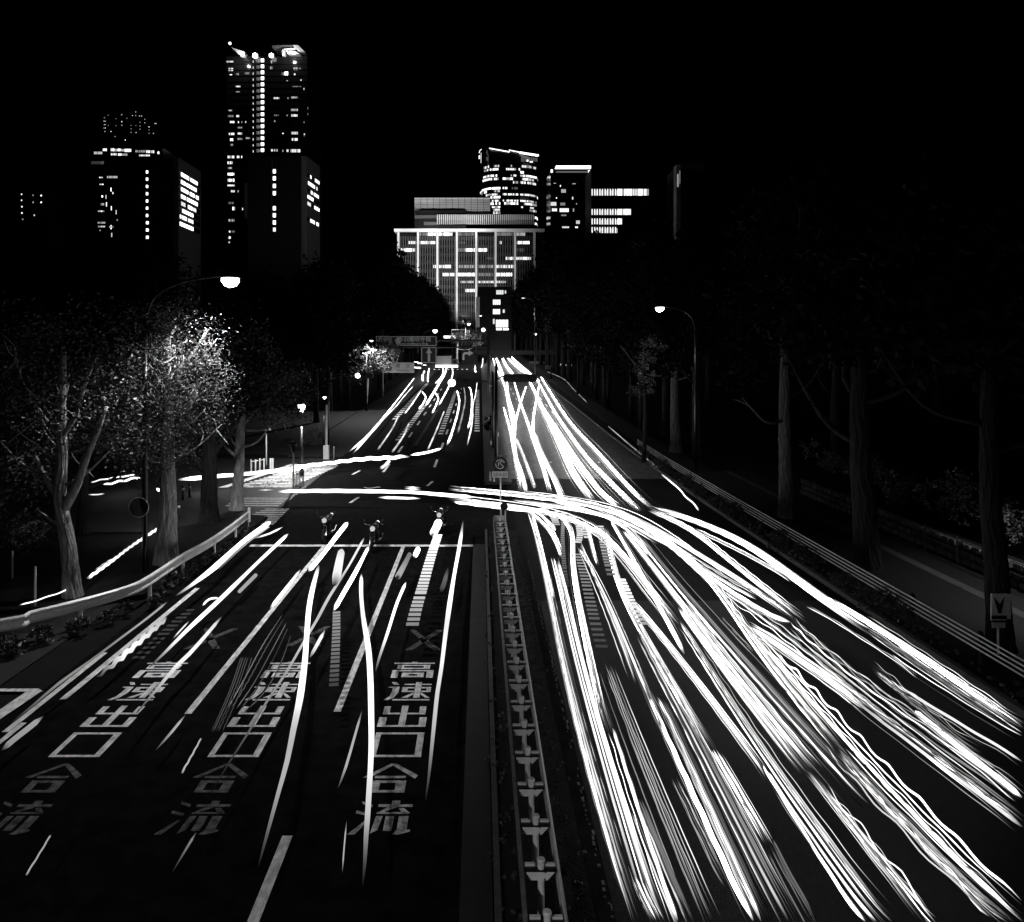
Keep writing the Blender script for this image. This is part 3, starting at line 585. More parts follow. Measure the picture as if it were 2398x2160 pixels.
for x, y, s in ((345, 193, .5), (342, 237, 1.4), (358, 237, .6), (345, 280, .8), (358, 280, .6), (340, 322, .6), (357, 322, 1.5), (352, 366, .7), (428, 366, 1.8), (480, 430, .5), (608, 473, 2.2), (562, 156, .9), (563, 243, 1.8), (563, 288, .7), (627, 201, .4), (697, 167, .9), (738, 122, .8), (738, 166, .5), (786, 171, 1), (811, 173, 1), (852, 213, .5), (852, 257, .7), (792, 252, .4), (792, 296, .5), (792, 338, .5), (680, 333, .4), (680, 377, .5), (743, 379, 1), (905, 308, 1.6), (906, 388, .5), (960, 391, .8), (980, 266, 1), (993, 266, .8), (905, 346, .3), (394, 162, .3), (490, 205, .25), (490, 292, .3), (394, 292, .3), (680, 290, .3), (740, 292, .25)):
    pxpane(ft, FT, x-5, y-4, x+5, y+4, Y, s)
Y = 430
fl_ = wempty('distant_block', 'faint low block with a few dots of light at the far left', 'building', (-260, Y, 11))
bbox(fl_, 'wall', M['wall_dark'], F1, 110, 1000, 270, 1400, Y, 20, 11)
for x, y, s in ((128, 1024, 1.2), (128, 1060, 1), (130, 1098, 1.6), (130, 1135, 1.6), (244, 1032, 2.4), (244, 1072, 2.4), (196, 1030, .3), (196, 1072, .4), (203, 1148, .8), (135, 1172, .3)): pxpane(fl_, F1, x-4, y-4, x+4, y+4, Y, s)
Y = 250
sb = wempty('street_building', 'small dark building with lit stair windows at the end of the avenue', 'building', (5, Y, 6))
bbox(sb, 'wall', M['wall_dark'], FR, 680, 940, 880, 1300, Y, 10, zr(Y)); bbox(sb, 'side_wall', M['wall_pale'], FR, 668, 1000, 690, 1180, Y-.6, 6)
for x0, y0, x1, y1, s, n in ((788, 960, 832, 985, .9, 4), (838, 962, 848, 980, .8, 1), (768, 1016, 814, 1046, 1.3, 4), (768, 1072, 812, 1102, 1.4, 4), (826, 1074, 840, 1094, .8, 1), (785, 1135, 860, 1180, 1.6, 4), (768, 1130, 780, 1160, .8, 1), (785, 1186, 865, 1196, 3, 2)): pxpane(sb, FR, x0, y0, x1, y1, Y, s, 'window', n)
Y = 240
sh = wempty('shop_canopy', 'lit shop canopy with a white sign board left of the avenue end', 'building', (-5, Y, 6))
a = at(*FK(1050, 162), Y); c = at(*FK(1262, 240), Y); part('sign_board', E(1.3), sh, (a[0], Y, c[2]), (c[0], Y+.4, a[2]))
for i in range(9):
    p = at(*FK(1068+i*17, 186), Y); part('sign_mark', M['black'], sh, (p[0]-.45, Y-.06, p[2]-.6), (p[0]+.35+.3*(i % 2), Y-.01, p[2]+.5))
p = at(*FK(1168, 212), Y); part('sign_mark', M['black'], sh, (p[0]-1, Y-.06, p[2]-.8), (p[0]+1, Y-.01, p[2]+.9))
for x in (1055, 1255):
    p = at(*FK(x, 0), Y); part('post', M['dark_steel'], sh, (p[0]-.2, Y+.5, zr(Y)), (p[0]+.2, Y+.9, a[2]))
a = at(*FK(955, 235), Y); c = at(*FK(1095, 262), Y); part('canopy_light', E(2), sh, (a[0], Y+.6, c[2]), (c[0], Y+5, a[2]))
# ------------------------------------------------------------------ trees
def leaf_mesh(name, blobs, n, size, m, clump=26, sig=.34, squash=.8):
    P = []; tot = sum(r**2 for _, r in blobs)
    for c, r in blobs:
        k = max(1, int(n*r*r/tot/clump)); d = NR.normal(size=(k, 3)); d /= np.linalg.norm(d, axis=1)[:, None]
        rad = r*NR.uniform(.15, 1, (k, 1))**(1/2.4); cc = np.array(c)+d*rad*np.array([1, 1, squash])
        P.append((cc[:, None]+NR.normal(size=(k, clump, 3))*sig*min(1, r/1.6)).reshape(-1, 3))
    P = np.vstack(P); n = len(P)
    a = NR.normal(size=(n, 3)); a[:, 2] *= .6; a /= np.linalg.norm(a, axis=1)[:, None]
    b = np.cross(a, NR.normal(size=(n, 3))); b /= np.linalg.norm(b, axis=1)[:, None]
    s = size*NR.uniform(.6, 1.25, (n, 1)); t = s*NR.uniform(.4, .65, (n, 1)); c = np.cross(a, b)*s*.18
    V = np.stack([P-a*s, P+b*t+c, P+a*s, P-b*t+c], 1).reshape(-1, 3)
    me = bpy.data.meshes.new(name); me.vertices.add(4*n); me.vertices.foreach_set('co', V.astype(np.float32).ravel())
    me.loops.add(4*n); me.loops.foreach_set('vertex_index', np.arange(4*n, dtype=np.int32))
    me.polygons.add(n); me.polygons.foreach_set('loop_start', np.arange(0, 4*n, 4, dtype=np.int32))
    me.materials.append(m); me.update(calc_edges=True); me.validate(); return me
def limb(parent, pts, r0, r1, m, name='limb', k=7, ridge=.0):
    p = cr(pts, .3); b = MB(); b.tube(p, np.linspace(r0, r1, len(p)), k, ridge=ridge, seed=len(p)); return b.build(name, m, parent, True)
def trunk_mesh(parent, pts, r0, r1, m, k=44):
    p = cr(pts, .12); t = np.linspace(0, 1, len(p)); r = r0+(r1-r0)*t+.28*r0*np.exp(-t*len(p)*.12/.45)
    b = MB(); b.tube(p, r, k, ridge=.045, seed=R.random()*9); return b.build('trunk', m, parent, False)
def tree(label, base, trunk, r0, r1, blobs, n, size, lm, bm, limbs=(), group=None, auto=6, name='tree', cat='tree', k=44, clump=26, sig=.34):
    z = zr(base[1])+.08; o = empty(name, label, cat, (base[0], base[1], z), group)
    trunk_mesh(o, trunk, r0, r1, bm, k)
    for pts, a, c in limbs: limb(o, pts, a, c, bm, ridge=.03, k=12)
    T = np.array(trunk, float)
    for i in range(auto):
        c, r = blobs[i % len(blobs)]; c = np.array(c)+NR.normal(size=3)*r*.45
        zt = min(T[-1][2], max(T[0][2]+.45*(T[-1][2]-T[0][2]), c[2]-r*R.uniform(.7, 1.4))); f = np.interp(zt, T[:, 2], range(len(T))); i0 = min(int(f), len(T)-2)
        s = T[i0]+(T[i0+1]-T[i0])*(f-i0); mid = (s+c)/2+np.array([0, 0, -.15*np.linalg.norm(c-s)])+NR.normal(size=3)*.15
        limb(o, [tuple(s), tuple(mid), tuple(c)], r1*.55, .025, bm)
        for _ in range(3):
            q = mid+(c-mid)*R.uniform(.2, .9); e = q+NR.normal(size=3)*.5*r*.7; limb(o, [tuple(q), tuple((q+e)/2+NR.normal(size=3)*.1), tuple(e)], .03, .012, bm, 'twig', 5)
    me = leaf_mesh('crown', blobs, n, size, lm, clump, sig); c = link('crown', me, o); tag(c, kind='stuff')
    return o
BK, DB, LF, DL = M['bark'], M['unlit_bark'], M['leaf'], M['unlit_leaf']
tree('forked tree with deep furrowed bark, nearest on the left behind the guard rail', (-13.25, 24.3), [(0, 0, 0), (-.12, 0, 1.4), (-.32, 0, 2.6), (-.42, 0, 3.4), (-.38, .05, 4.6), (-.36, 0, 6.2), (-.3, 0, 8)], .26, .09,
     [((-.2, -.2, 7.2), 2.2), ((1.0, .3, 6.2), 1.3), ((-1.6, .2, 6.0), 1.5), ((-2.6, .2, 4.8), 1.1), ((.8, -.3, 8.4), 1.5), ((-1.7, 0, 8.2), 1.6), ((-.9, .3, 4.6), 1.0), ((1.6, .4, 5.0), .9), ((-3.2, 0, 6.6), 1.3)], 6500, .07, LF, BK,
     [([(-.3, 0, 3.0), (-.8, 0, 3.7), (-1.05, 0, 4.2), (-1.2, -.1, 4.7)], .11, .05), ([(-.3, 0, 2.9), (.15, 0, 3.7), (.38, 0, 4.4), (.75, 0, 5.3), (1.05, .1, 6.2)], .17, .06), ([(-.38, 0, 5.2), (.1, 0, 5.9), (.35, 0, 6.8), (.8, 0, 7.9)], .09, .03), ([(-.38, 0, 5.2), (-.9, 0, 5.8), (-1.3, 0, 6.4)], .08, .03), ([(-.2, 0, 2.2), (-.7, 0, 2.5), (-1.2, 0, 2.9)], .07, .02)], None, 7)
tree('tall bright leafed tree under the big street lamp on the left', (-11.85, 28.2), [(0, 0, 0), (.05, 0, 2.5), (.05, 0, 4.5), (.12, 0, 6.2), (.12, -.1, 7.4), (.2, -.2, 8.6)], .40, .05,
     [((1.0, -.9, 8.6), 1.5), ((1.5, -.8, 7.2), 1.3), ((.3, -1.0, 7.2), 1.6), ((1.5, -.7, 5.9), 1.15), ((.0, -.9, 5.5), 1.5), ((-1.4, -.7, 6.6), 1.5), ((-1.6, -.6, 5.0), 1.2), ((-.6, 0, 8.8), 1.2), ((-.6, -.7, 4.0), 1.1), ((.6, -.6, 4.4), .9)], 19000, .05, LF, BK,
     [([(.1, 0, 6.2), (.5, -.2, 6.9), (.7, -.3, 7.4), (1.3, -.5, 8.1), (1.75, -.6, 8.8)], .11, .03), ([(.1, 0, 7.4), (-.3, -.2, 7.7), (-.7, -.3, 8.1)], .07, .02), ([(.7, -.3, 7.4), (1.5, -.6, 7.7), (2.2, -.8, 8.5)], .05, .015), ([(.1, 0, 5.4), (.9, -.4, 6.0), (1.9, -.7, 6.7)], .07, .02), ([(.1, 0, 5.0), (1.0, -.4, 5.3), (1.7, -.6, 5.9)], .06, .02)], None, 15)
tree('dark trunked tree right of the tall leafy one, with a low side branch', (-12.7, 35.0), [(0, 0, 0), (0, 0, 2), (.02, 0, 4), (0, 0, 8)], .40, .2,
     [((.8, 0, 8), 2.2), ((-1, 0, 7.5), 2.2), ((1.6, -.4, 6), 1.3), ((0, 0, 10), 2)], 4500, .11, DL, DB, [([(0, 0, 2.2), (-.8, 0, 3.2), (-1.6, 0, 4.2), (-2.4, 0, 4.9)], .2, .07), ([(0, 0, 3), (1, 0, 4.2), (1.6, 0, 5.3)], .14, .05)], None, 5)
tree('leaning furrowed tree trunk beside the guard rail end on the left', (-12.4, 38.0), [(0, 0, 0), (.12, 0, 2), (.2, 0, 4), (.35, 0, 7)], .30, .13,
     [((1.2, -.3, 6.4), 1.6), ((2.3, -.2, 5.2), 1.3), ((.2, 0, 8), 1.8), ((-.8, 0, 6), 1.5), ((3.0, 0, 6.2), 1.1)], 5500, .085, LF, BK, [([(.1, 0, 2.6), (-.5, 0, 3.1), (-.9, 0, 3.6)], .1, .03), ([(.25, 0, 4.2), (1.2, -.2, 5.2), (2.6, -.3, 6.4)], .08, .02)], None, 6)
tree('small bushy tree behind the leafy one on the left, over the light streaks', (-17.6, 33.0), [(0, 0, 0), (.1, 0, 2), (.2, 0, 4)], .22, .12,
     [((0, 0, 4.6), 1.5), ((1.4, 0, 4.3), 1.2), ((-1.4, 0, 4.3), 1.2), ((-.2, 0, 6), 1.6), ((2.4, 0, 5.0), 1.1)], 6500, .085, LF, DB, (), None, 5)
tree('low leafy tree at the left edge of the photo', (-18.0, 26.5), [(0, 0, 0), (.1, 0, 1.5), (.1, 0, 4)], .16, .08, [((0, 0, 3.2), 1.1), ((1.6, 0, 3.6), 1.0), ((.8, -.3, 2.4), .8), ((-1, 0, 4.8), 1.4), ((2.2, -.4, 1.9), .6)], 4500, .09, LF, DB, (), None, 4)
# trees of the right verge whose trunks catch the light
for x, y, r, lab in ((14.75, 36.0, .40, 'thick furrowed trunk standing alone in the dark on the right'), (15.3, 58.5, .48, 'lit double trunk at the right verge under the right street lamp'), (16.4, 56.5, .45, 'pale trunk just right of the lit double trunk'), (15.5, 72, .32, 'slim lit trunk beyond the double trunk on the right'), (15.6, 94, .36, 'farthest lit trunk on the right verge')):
    tree(lab, (x, y), [(0, 0, 0), (-.05, 0, 2), (-.1, 0, 4.5), (-.1, 0, 10)], r*.85, r*.4, [((0, 0, 11), 3.6), ((-1.5, -1, 9), 2.6), ((1.6, .5, 9.5), 2.6), ((-.4, -.5, 13.5), 2.8), ((-2.2, -.8, 7), 1.5)], 4200, .2, DL, M['half_lit_bark'] if y in (36.0, 58.5) else M['shaded_bark'], (), None, 5)
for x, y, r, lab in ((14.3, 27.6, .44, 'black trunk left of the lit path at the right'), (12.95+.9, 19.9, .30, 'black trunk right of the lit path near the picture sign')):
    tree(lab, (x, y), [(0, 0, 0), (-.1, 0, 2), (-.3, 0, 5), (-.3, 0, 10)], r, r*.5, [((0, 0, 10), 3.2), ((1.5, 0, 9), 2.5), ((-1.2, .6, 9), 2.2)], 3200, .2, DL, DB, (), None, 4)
# the unlit rows: four shared crowns, copied
protos = []
for i in range(4):
    bl = [((R.uniform(-3, 3), R.uniform(-3, 3), R.uniform(8, 19)), R.uniform(2.6, 4.4)) for _ in range(9)]+[((0, 0, 20.5), 3), ((0, 0, 13), 4.5)]
    protos.append((bl, None))
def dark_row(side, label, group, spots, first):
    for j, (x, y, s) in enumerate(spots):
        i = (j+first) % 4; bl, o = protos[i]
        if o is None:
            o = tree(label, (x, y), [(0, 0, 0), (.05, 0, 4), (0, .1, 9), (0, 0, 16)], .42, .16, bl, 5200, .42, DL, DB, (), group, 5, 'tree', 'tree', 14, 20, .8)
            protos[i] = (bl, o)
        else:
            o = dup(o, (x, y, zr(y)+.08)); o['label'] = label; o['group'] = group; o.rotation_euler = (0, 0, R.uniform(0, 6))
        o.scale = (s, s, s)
rs = [(16.8+R.uniform(-.6, 1.2), y+R.uniform(-2, 2), R.uniform(.72, .84) if y < 112 else R.uniform(1.08, 1.22)) for y in range(70, 330, 12)]
ls = [(-17.5+R.uniform(-1.5, .8), y+R.uniform(-2, 2), R.uniform(.72, .82) if y < 122 else R.uniform(.98, 1.08)) for y in range(76, 330, 12)]
rs2 = [(26+R.uniform(-3, 4), y+R.uniform(-4, 4), R.uniform(.85, 1.05)) for y in range(50, 330, 20)]
ls2 = [(-28+R.uniform(-4, 3), y+R.uniform(-4, 4), R.uniform(.7, .82)) for y in range(66, 330, 20)]
ls3 = [(-48+R.uniform(-5, 5), y, R.uniform(.72, .85)) for y in range(70, 300, 24)]+[(-75+R.uniform(-5, 5), y, .8) for y in range(110, 300, 30)]
rs3 = [(42+R.uniform(-4, 4), y, 1.15) for y in range(70, 320, 26)]
dark_row(1, 'tall unlit tree in the dark row along the right verge', 'unlit trees along the right verge', rs, 0)
dark_row(-1, 'tall unlit tree in the dark row along the left kerb', 'unlit trees along the left kerb', ls, 1)
dark_row(1, 'unlit tree in the park behind the right verge', 'unlit trees in the right park', rs2+rs3, 2)
dark_row(-1, 'unlit tree in the grounds behind the left kerb', 'unlit trees in the left grounds', ls2+ls3, 3)
# leafy columns of the right row that face the street lamps
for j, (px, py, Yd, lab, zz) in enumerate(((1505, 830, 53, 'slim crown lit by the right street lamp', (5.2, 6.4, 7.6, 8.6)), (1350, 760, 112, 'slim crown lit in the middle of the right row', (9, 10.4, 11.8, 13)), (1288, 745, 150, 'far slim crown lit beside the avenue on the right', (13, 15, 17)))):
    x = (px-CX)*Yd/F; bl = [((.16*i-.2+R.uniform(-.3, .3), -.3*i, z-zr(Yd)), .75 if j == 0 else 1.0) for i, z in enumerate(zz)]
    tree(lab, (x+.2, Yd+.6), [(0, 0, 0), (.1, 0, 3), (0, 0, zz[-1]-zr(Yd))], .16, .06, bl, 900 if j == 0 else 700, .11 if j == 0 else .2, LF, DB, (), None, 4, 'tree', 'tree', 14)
# lit crown by the road signs on the left
tree('crown lit from below beside the overhead road signs', (-16.2, 92), [(0, 0, 0), (0, 0, 3), (.2, 0, 6)], .3, .15, [((2.5, -1, 6.5), 1.4), ((4.2, -1, 5.6), 1.2), ((1.4, -1, 5.0), 1.6), ((5.2, -.5, 7.2), 1.2), ((0, -.5, 7.0), 1.7)], 5200, .15, LF, DB, (), None, 5, 'tree', 'tree', 14)
tree('bare lit branches of a tree at the end of the avenue', (-7.0, 225), [(0, 0, 0), (0, 0, 3), (.2, 0, 7)], .4, .2, [((1.6, 0, 8.5), 2.2), ((3.8, 0, 9.5), 2.0), ((-.5, 0, 8), 2.0), ((2.8, 0, 12), 2.2), ((6, 1, 7), 2), ((7.5, 1, 9.5), 1.8)], 3000, .25, LF, BK, (), None, 10, 'tree', 'tree', 14)
# hedge, shrubs and ground cover
def cloud(name, label, cat, pts, n, size, m, sig=.2, kind=None):
    me = leaf_mesh(name, pts, n, size, m, 14, sig, .8); o = link(name, me); return tag(o, label, cat, None, kind)
hb_ = []
for y in np.arange(10, 58, .45):
    hh = .34+.12*math.sin(y*.9)+.1*math.sin(y*2.3)
    if 15 < y < 20.5: hh *= .55
    hb_.append(((12.2+R.uniform(-.1, .1), y, zr(y)+.1+hh*.55), hh)); hb_.append(((12.45, y, zr(y)+.1+hh*.7), hh*.9))
cloud('hedge', 'low leafy hedge between the right kerb and the pipe rail', 'hedge', hb_, 17000, .05, M['hedge'], .2)
cloud('shrub', 'dark shrubs in front of the curved left guard rail', 'shrub', [((x+R.uniform(.1, .6), y-R.uniform(.1, .5), .25), R.uniform(.2, .38)) for x, y in gpath[8::2]], 5200, .055, M['hedge'], .16)
cloud('ivy', None, None, [((R.uniform(1.15, 1.6), y, .07), .12) for y in np.arange(8, 33, .22)], 5000, .03, M['hedge'], .12, 'stuff')
cloud('weeds', None, None, [((R.uniform(.18, .5), R.uniform(9, 32), .16), .16) for _ in range(40)], 1800, .03, M['hedge'], .12, 'stuff')
cloud('shrub', 'round clipped shrub beyond the far zebra crossing', 'shrub', [((-13.9, 62, zr(62)+.9), .9), ((-13.2, 62.4, zr(62)+.7), .7)], 2200, .06, LF, .2)
cloud('shrub', 'leafy shrub at the left edge before the side road', 'shrub', [((-17.0, 26.8, 1.6), .7), ((-16.4, 26.9, 1.2), .5), ((-15.2, 25.2, 1.9), .5)], 2200, .07, LF, .2)
cloud('shrub', 'bank of shrubs above the stone wall on the right', 'shrub', [((19.2+R.uniform(0, 1.2), y, 1.5+R.uniform(0, 1)), .7) for y in np.arange(27.5, 44, .8)], 4200, .09, LF, .25)
# right park path, its wall and railing
tag(sheet('path', [15.52, 16.2], [14, 20, 26, 32, 40, 50], .10, M['paving']), kind='structure'); tag(sheet('path', [16.2, 16.6], [14, 20, 26, 32, 40, 50], .11, M['kerb'])); tag(sheet('path', [16.6, 18.0], [14, 20, 26, 32, 40, 50], .10, M['paving']))
sw = wempty('stone_wall', 'low wall of rough stones beyond the lit path on the right', 'wall', (18.2, 30, 0))
part('backing', M['soil'], sw, (18.16, 19, 0), (18.6, 44, .92))
for j in range(3):
    y = 20.0+.2*(j % 2)
    while y < 42:
        w = R.uniform(.28, .5); b = MB(); z0, z1 = .1+j*.29, .1+j*.29+.27; d = R.uniform(.0, .06)
        b.add([(18.2, y, z0), (18.2, y+w, z0), (18.2, y+w, z1), (18.2, y, z1), (18.08-d, y+.04, z0+.03), (18.08-d+R.uniform(-.03, .03), y+w-.04, z0+.04), (18.08-d, y+w-.05, z1-.03), (18.08-d, y+.05, z1-.04)], [(0, 3, 2, 1), (4, 5, 6, 7), (0, 1, 5, 4), (1, 2, 6, 5), (2, 3, 7, 6), (3, 0, 4, 7)])
        b.build('stone', M['stone'], sw); y += w+.025
rl = wempty('railing', 'thin black railing in front of the stone wall on the right', 'railing', (17.8, 30, 0))
for z in (.55, .95):
    b = MB(); b.tube([(17.85, y, z+.1) for y in np.arange(20, 42, 2)], .022, 6); b.build('rail', M['black'], rl)
for y in np.arange(20, 42, 2.0):
    b = MB(); b.lathe([(.025, 0), (.025, 1.08)], (17.85, y, .1), 8); b.build('post', M['black'], rl)
# ------------------------------------------------------------------ street lamps
def street_lamp(label, base, head, power, lens=(.3, .2), cone=165, glow_s=14, group=None, light=True, name='street_lamp'):
    z0 = zr(base[1]); o = wempty(name, label, 'street lamp', (base[0], base[1], z0+.1), group)
    hx, hy, hz = head; b = MB(); top = hz-.25
    d = np.array([hx-base[0], hy-base[1]])
    b.tube([(base[0], base[1], z0), (base[0], base[1], top-1.2)], [.1, .075], 10); b.build('pole', M['dark_steel'], o, True)
    if np.linalg.norm(d) > .4:
        b = MB(); b.tube(cr([(base[0], base[1], top-1.25), (base[0]+d[0]*.12, base[1]+d[1]*.12, top-.4), (base[0]+d[0]*.45, base[1]+d[1]*.45, top+.12), (hx-d[0]*.04, hy-d[1]*.04, hz+.12)], .2), .045, 8); b.build('arm', M['dark_steel'], o, True)
    b = MB(); b.lathe([(lens[0]*.98, .0), (lens[0]*1.05, .05), (lens[0]*.7, .16), (.08, .2)], head, 16); b.build('housing', M['dark_steel'], o, True)
    b = MB(); b.lathe([(.05, -lens[1]*1.5), (lens[0]*.6, -lens[1]*1.25), (lens[0]*.95, -lens[1]*.5), (lens[0]*.94, -.002)], head, 18); b.build('lens', E(glow_s), o, True)
    if light:
        l = bpy.data.lights.new('lamp_light', 'SPOT'); l.energy = power; l.spot_size = math.radians(cone); l.spot_blend = .5; l.shadow_soft_size = .12
        lo = link('lamp', l, o); lo.location = (hx, hy, hz-lens[1]*1.5-.16)
    return o
street_lamp('big street lamp arching over the left lanes, beside the leafy tree', (-12.07, 26.9), (-9.0, 26.9, 10.72), 4200, (.33, .22), 128)
street_lamp('street lamp nearest the viewer on the left kerb', (-11, -5), (-6.2, -5, 10.7), 4600, (.33, .22), 158)
street_lamp('street lamp on the right, above the dark trees', (14.4, 50), (12.0, 50, 11.1), 330, (.3, .2), 105)
street_lamp('park lamp beside the lit path at the far right', (19.6, 24.5), (18.9, 24.6, 4.8), 750, (.2, .14), 130)
street_lamp('short post lamp with a bright glass by the far zebra crossing', (-11.6, 48.5), (-11.6, 48.5, 4.75), 2200, (.24, .38), 170, 10)
street_lamp('slim post lamp beyond the far zebra crossing', (-12.0, 57.3), (-11.95, 57.3, 4.7), 420, (.12, .1), 170, 12)
street_lamp('small post lamp among the trees on the left edge', (-14.6, 34.2), (-14.6, 34.0, 1.9), 90, (.13, .1), 165, 10)
hx = at(1019, 778, 150); street_lamp('far street lamp above the road signs', (hx[0]-2.5, 150), (hx[0], 150, hx[2]+.4), 1200, (.5, .4), 165, 6)
hx = at(1254, 782, 150); street_lamp('far street lamp on the right of the avenue', (hx[0], 150), (hx[0], 150, hx[2]), 800, (.25, .2), 165, 6)
hx = at(1225, 698, 120); street_lamp('tall slim lamp post beside the right row of trees', (hx[0]+1.9, 120), (hx[0], 120, hx[2]), 900, (.3, .08), 165, 1.2)
street_lamp('added lamp that lights the crown beside the road signs', (-13.6, 89.2), (-13.0, 89.2, 9.6), 5000, (.2, .1), 160, 6)  # added lamp, set close to brighten that crown
hx = at(1090, 758, 218); street_lamp('lamp shining through bare branches at the end of the avenue', (hx[0], 218), (hx[0]+1, 218, hx[2]), 9000, (.5, .4), 170, 6)
hx = at(1146, 748, 205); street_lamp('pale lamp mast with a bracket at the end of the avenue', (hx[0], 205), (hx[0]-2.4, 205, hx[2]+1), 1200, (.35, .15), 165, 3)

# ------------------------------------------------------------------ posts, bollards, mirror
def post(name, label, cat, px, py, hgt, r, m, cap=None, group=None):
    x, y, z = spot(px, py); o = empty(name, label, cat, (x, y, z), group)
    b = MB(); b.lathe([(r, 0), (r, hgt), (r*.7, hgt+r*.6)], k=12); b.build('post', M[m], o, True)
    if cap: cap(o, hgt)
    return o
post('pole', 'grey steel pole standing behind the left guard rail', 'pole', *FH(238, 1240), 1.35, .035, 'white_steel')
post('pole', 'thin grey pole near the left edge of the photo', 'pole', *FH(84, 1050), 1.1, .025, 'steel')
post('post', 'short white post beside the mirror pole', 'post', *FH(970, 1010), .55, .03, 'white_steel')
mp_ = spot(343, 1346)
o = empty('traffic_mirror', 'round traffic mirror with a pale rim below the leafy tree', 'mirror', (mp_[0]+.12, mp_[1]-.3, 0))
c = at(328, 1187, mp_[1]-.3); lx, lz = c[0]-o.location.x, c[2]
b = MB(); b.tube([(0, 0, 0), (0, 0, lz)], .04, 8); b.build('pole', M['dark_steel'], o)
b = MB(); b.tube([(0, 0, lz), (lx, -.04, lz)], .025, 6); b.build('bracket', M['dark_steel'], o)
b = MB(); b.disc((lx, -.11, lz), .34, -1, .04, 32); b.build('mirror_face', M['mirror'], o)
b = MB(); b.tube([(lx+.35*math.cos(t), -.1, lz+.35*math.sin(t)) for t in np.linspace(0, 2*math.pi, 33)], .013, 6, cap=False, up=(0, 1, 0)); b.build('rim', M['white_steel'], o)
def bollard_me():
    b = MB(); b.lathe([(.09, 0), (.075, .12), (.06, .75), (.045, .8)], k=14)
    me = b.mesh('body', M['black'], True); b = MB(); b.lathe([(.07, .22), (.068, .34)], k=14); b.lathe([(.066, .5), (.064, .62)], k=14); return me, b.mesh('band', M['sign_mark'], True)
bm1, bm2 = bollard_me()
for px, py, lab in ((*FH(1237, 492), 'left of the pair'), (*FH(1282, 476), 'right of the pair'), (*FH(1210, 618), 'single one')):
    x, y, z = spot(px, py); o = empty('bollard', 'black bollard with white bands on the side road, %s' % lab, 'bollard', (x, y, z), 'bollards on the side road'); link('body', bm1, o); link('band', bm2, o)
def top_plate(o, h):
    b = MB(); b.box((-.32, -.02, h+.28), (.32, .02, h+.42)); b.build('plate', M['sign_white'], o)
post('sign_post', 'white post with a small plate on top beyond the far zebra crossing', 'sign', 623.6, 1090, 2.2, .05, 'white_steel', top_plate)
def cup(o, h):
    b = MB(); b.lathe([(.08, h-.1), (.2, h+.35), (.22, h+.45), (.1, h+.55)], k=14); b.build('cup', M['black'], o, True)
post('post', 'pale post with a dark cup top in front of the zebra crossing', 'post', 687, 1149, 2.3, .05, 'white_steel', cup)
post('pole', 'thick pale pole with a white box at its foot beyond the zebra crossing', 'pole', 764.5, 1075, 4.0, .08, 'steel', lambda o, h: part('box', M['sign_white'], o, (-.2, -.2, 0), (.2, .2, 1.0)))
post('post', 'short grey post at the far kerb corner on the left', 'post', 782, 1076, .95, .03, 'steel')
bx = spot(636, 1099); o = empty('notice_board', 'narrow white board standing beyond the far zebra crossing', 'sign', bx)
b = MB(); b.box((-.12, -.04, 0), (.0, .0, .75)); b.box((.02, -.04, 0), (.14, 0, .75)); b.build('board', M['white_steel'], o); part('back', M['dark_steel'], o, (-.13, .01, 0), (.15, .03, .7))
fx = spot(582, 1106); o = empty('white_fence', 'short white fence at the far side of the side road', 'fence', fx)
for i in range(4): part('post', M['white_steel'], o, (.18+i*.2-.04, -.03+i*.3, 0), (.18+i*.2+.04, .03+i*.3, .85-.04*(i % 2)))
b = MB(); b.tube([(.15, -.02, .7), (.85, .95, .72)], .025, 6); b.build('rail', M['white_steel'], o)
fx = spot(691, 1144); f2 = spot(711, 1133); o = empty('black_railing', 'black pedestrian railing beside the zebra crossing', 'railing', fx)
for i in range(7):
    t = i/6; part('bar', M['black'], o, ((f2[0]-fx[0])*t-.02, (f2[1]-fx[1])*t-.02, 0), ((f2[0]-fx[0])*t+.02, (f2[1]-fx[1])*t+.02, .85))
for z in (.12, .83):
    b = MB(); b.tube([(0, 0, z), (f2[0]-fx[0], f2[1]-fx[1], z)], .03, 6); b.build('rail', M['black'], o)

# ------------------------------------------------------------------ median end: sign, rods, dark delineators
o = empty('road_sign', 'round no-turn sign with a time plate 22-6 on the median nose', 'sign', (1.0, 37.2, .0))
b = MB(); b.lathe([(.035, 0), (.035, 2.95)], k=10); b.build('pole', M['steel'], o, True)
b = MB(); b.disc((-.02, -.07, 2.52), .36, -1, .02, 32); b.build('disc', M['black'], o)
b = MB()
for a0, a1 in ((.3, 2.6), (3.0, 5.6)): 
    t = np.linspace(a0, a1, 18); b.tube([(-.02+.22*math.cos(q), -.075, 2.52+.22*math.sin(q)) for q in t], .022, 6, up=(0, 1, 0))
b.tube([(.16, -.075, 2.38), (-.02, -.075, 2.56), (-.02, -.075, 2.66), (.06, -.075, 2.68), (.08, -.075, 2.6)], .022, 6, up=(0, 1, 0)); b.tube([(-.1, -.075, 2.42), (-.1, -.075, 2.62)], .03, 6)
b.build('emblem', M['steel'], o)
part('time_plate', M['sign_white'], o, (-.42, -.07, 1.85), (.36, -.05, 2.16)); text('22-6:20', .22, M['black'], o, (-.02, -.076, 2.0), name='lettering', depth=.003)
o = empty('marker', 'round black marker on two pale rods at the median end', 'road marker', (1.05, 34.4, 0))
for x in (-.1, .1):
    b = MB(); b.lathe([(.03, 0), (.03, 1.1)], (x, 0, 0), 8); b.build('rod', M['white_steel'], o)
b = MB(); b.disc((0.04, -.08, .98), .18, -1, .03, 24); b.build('disc', M['black'], o)
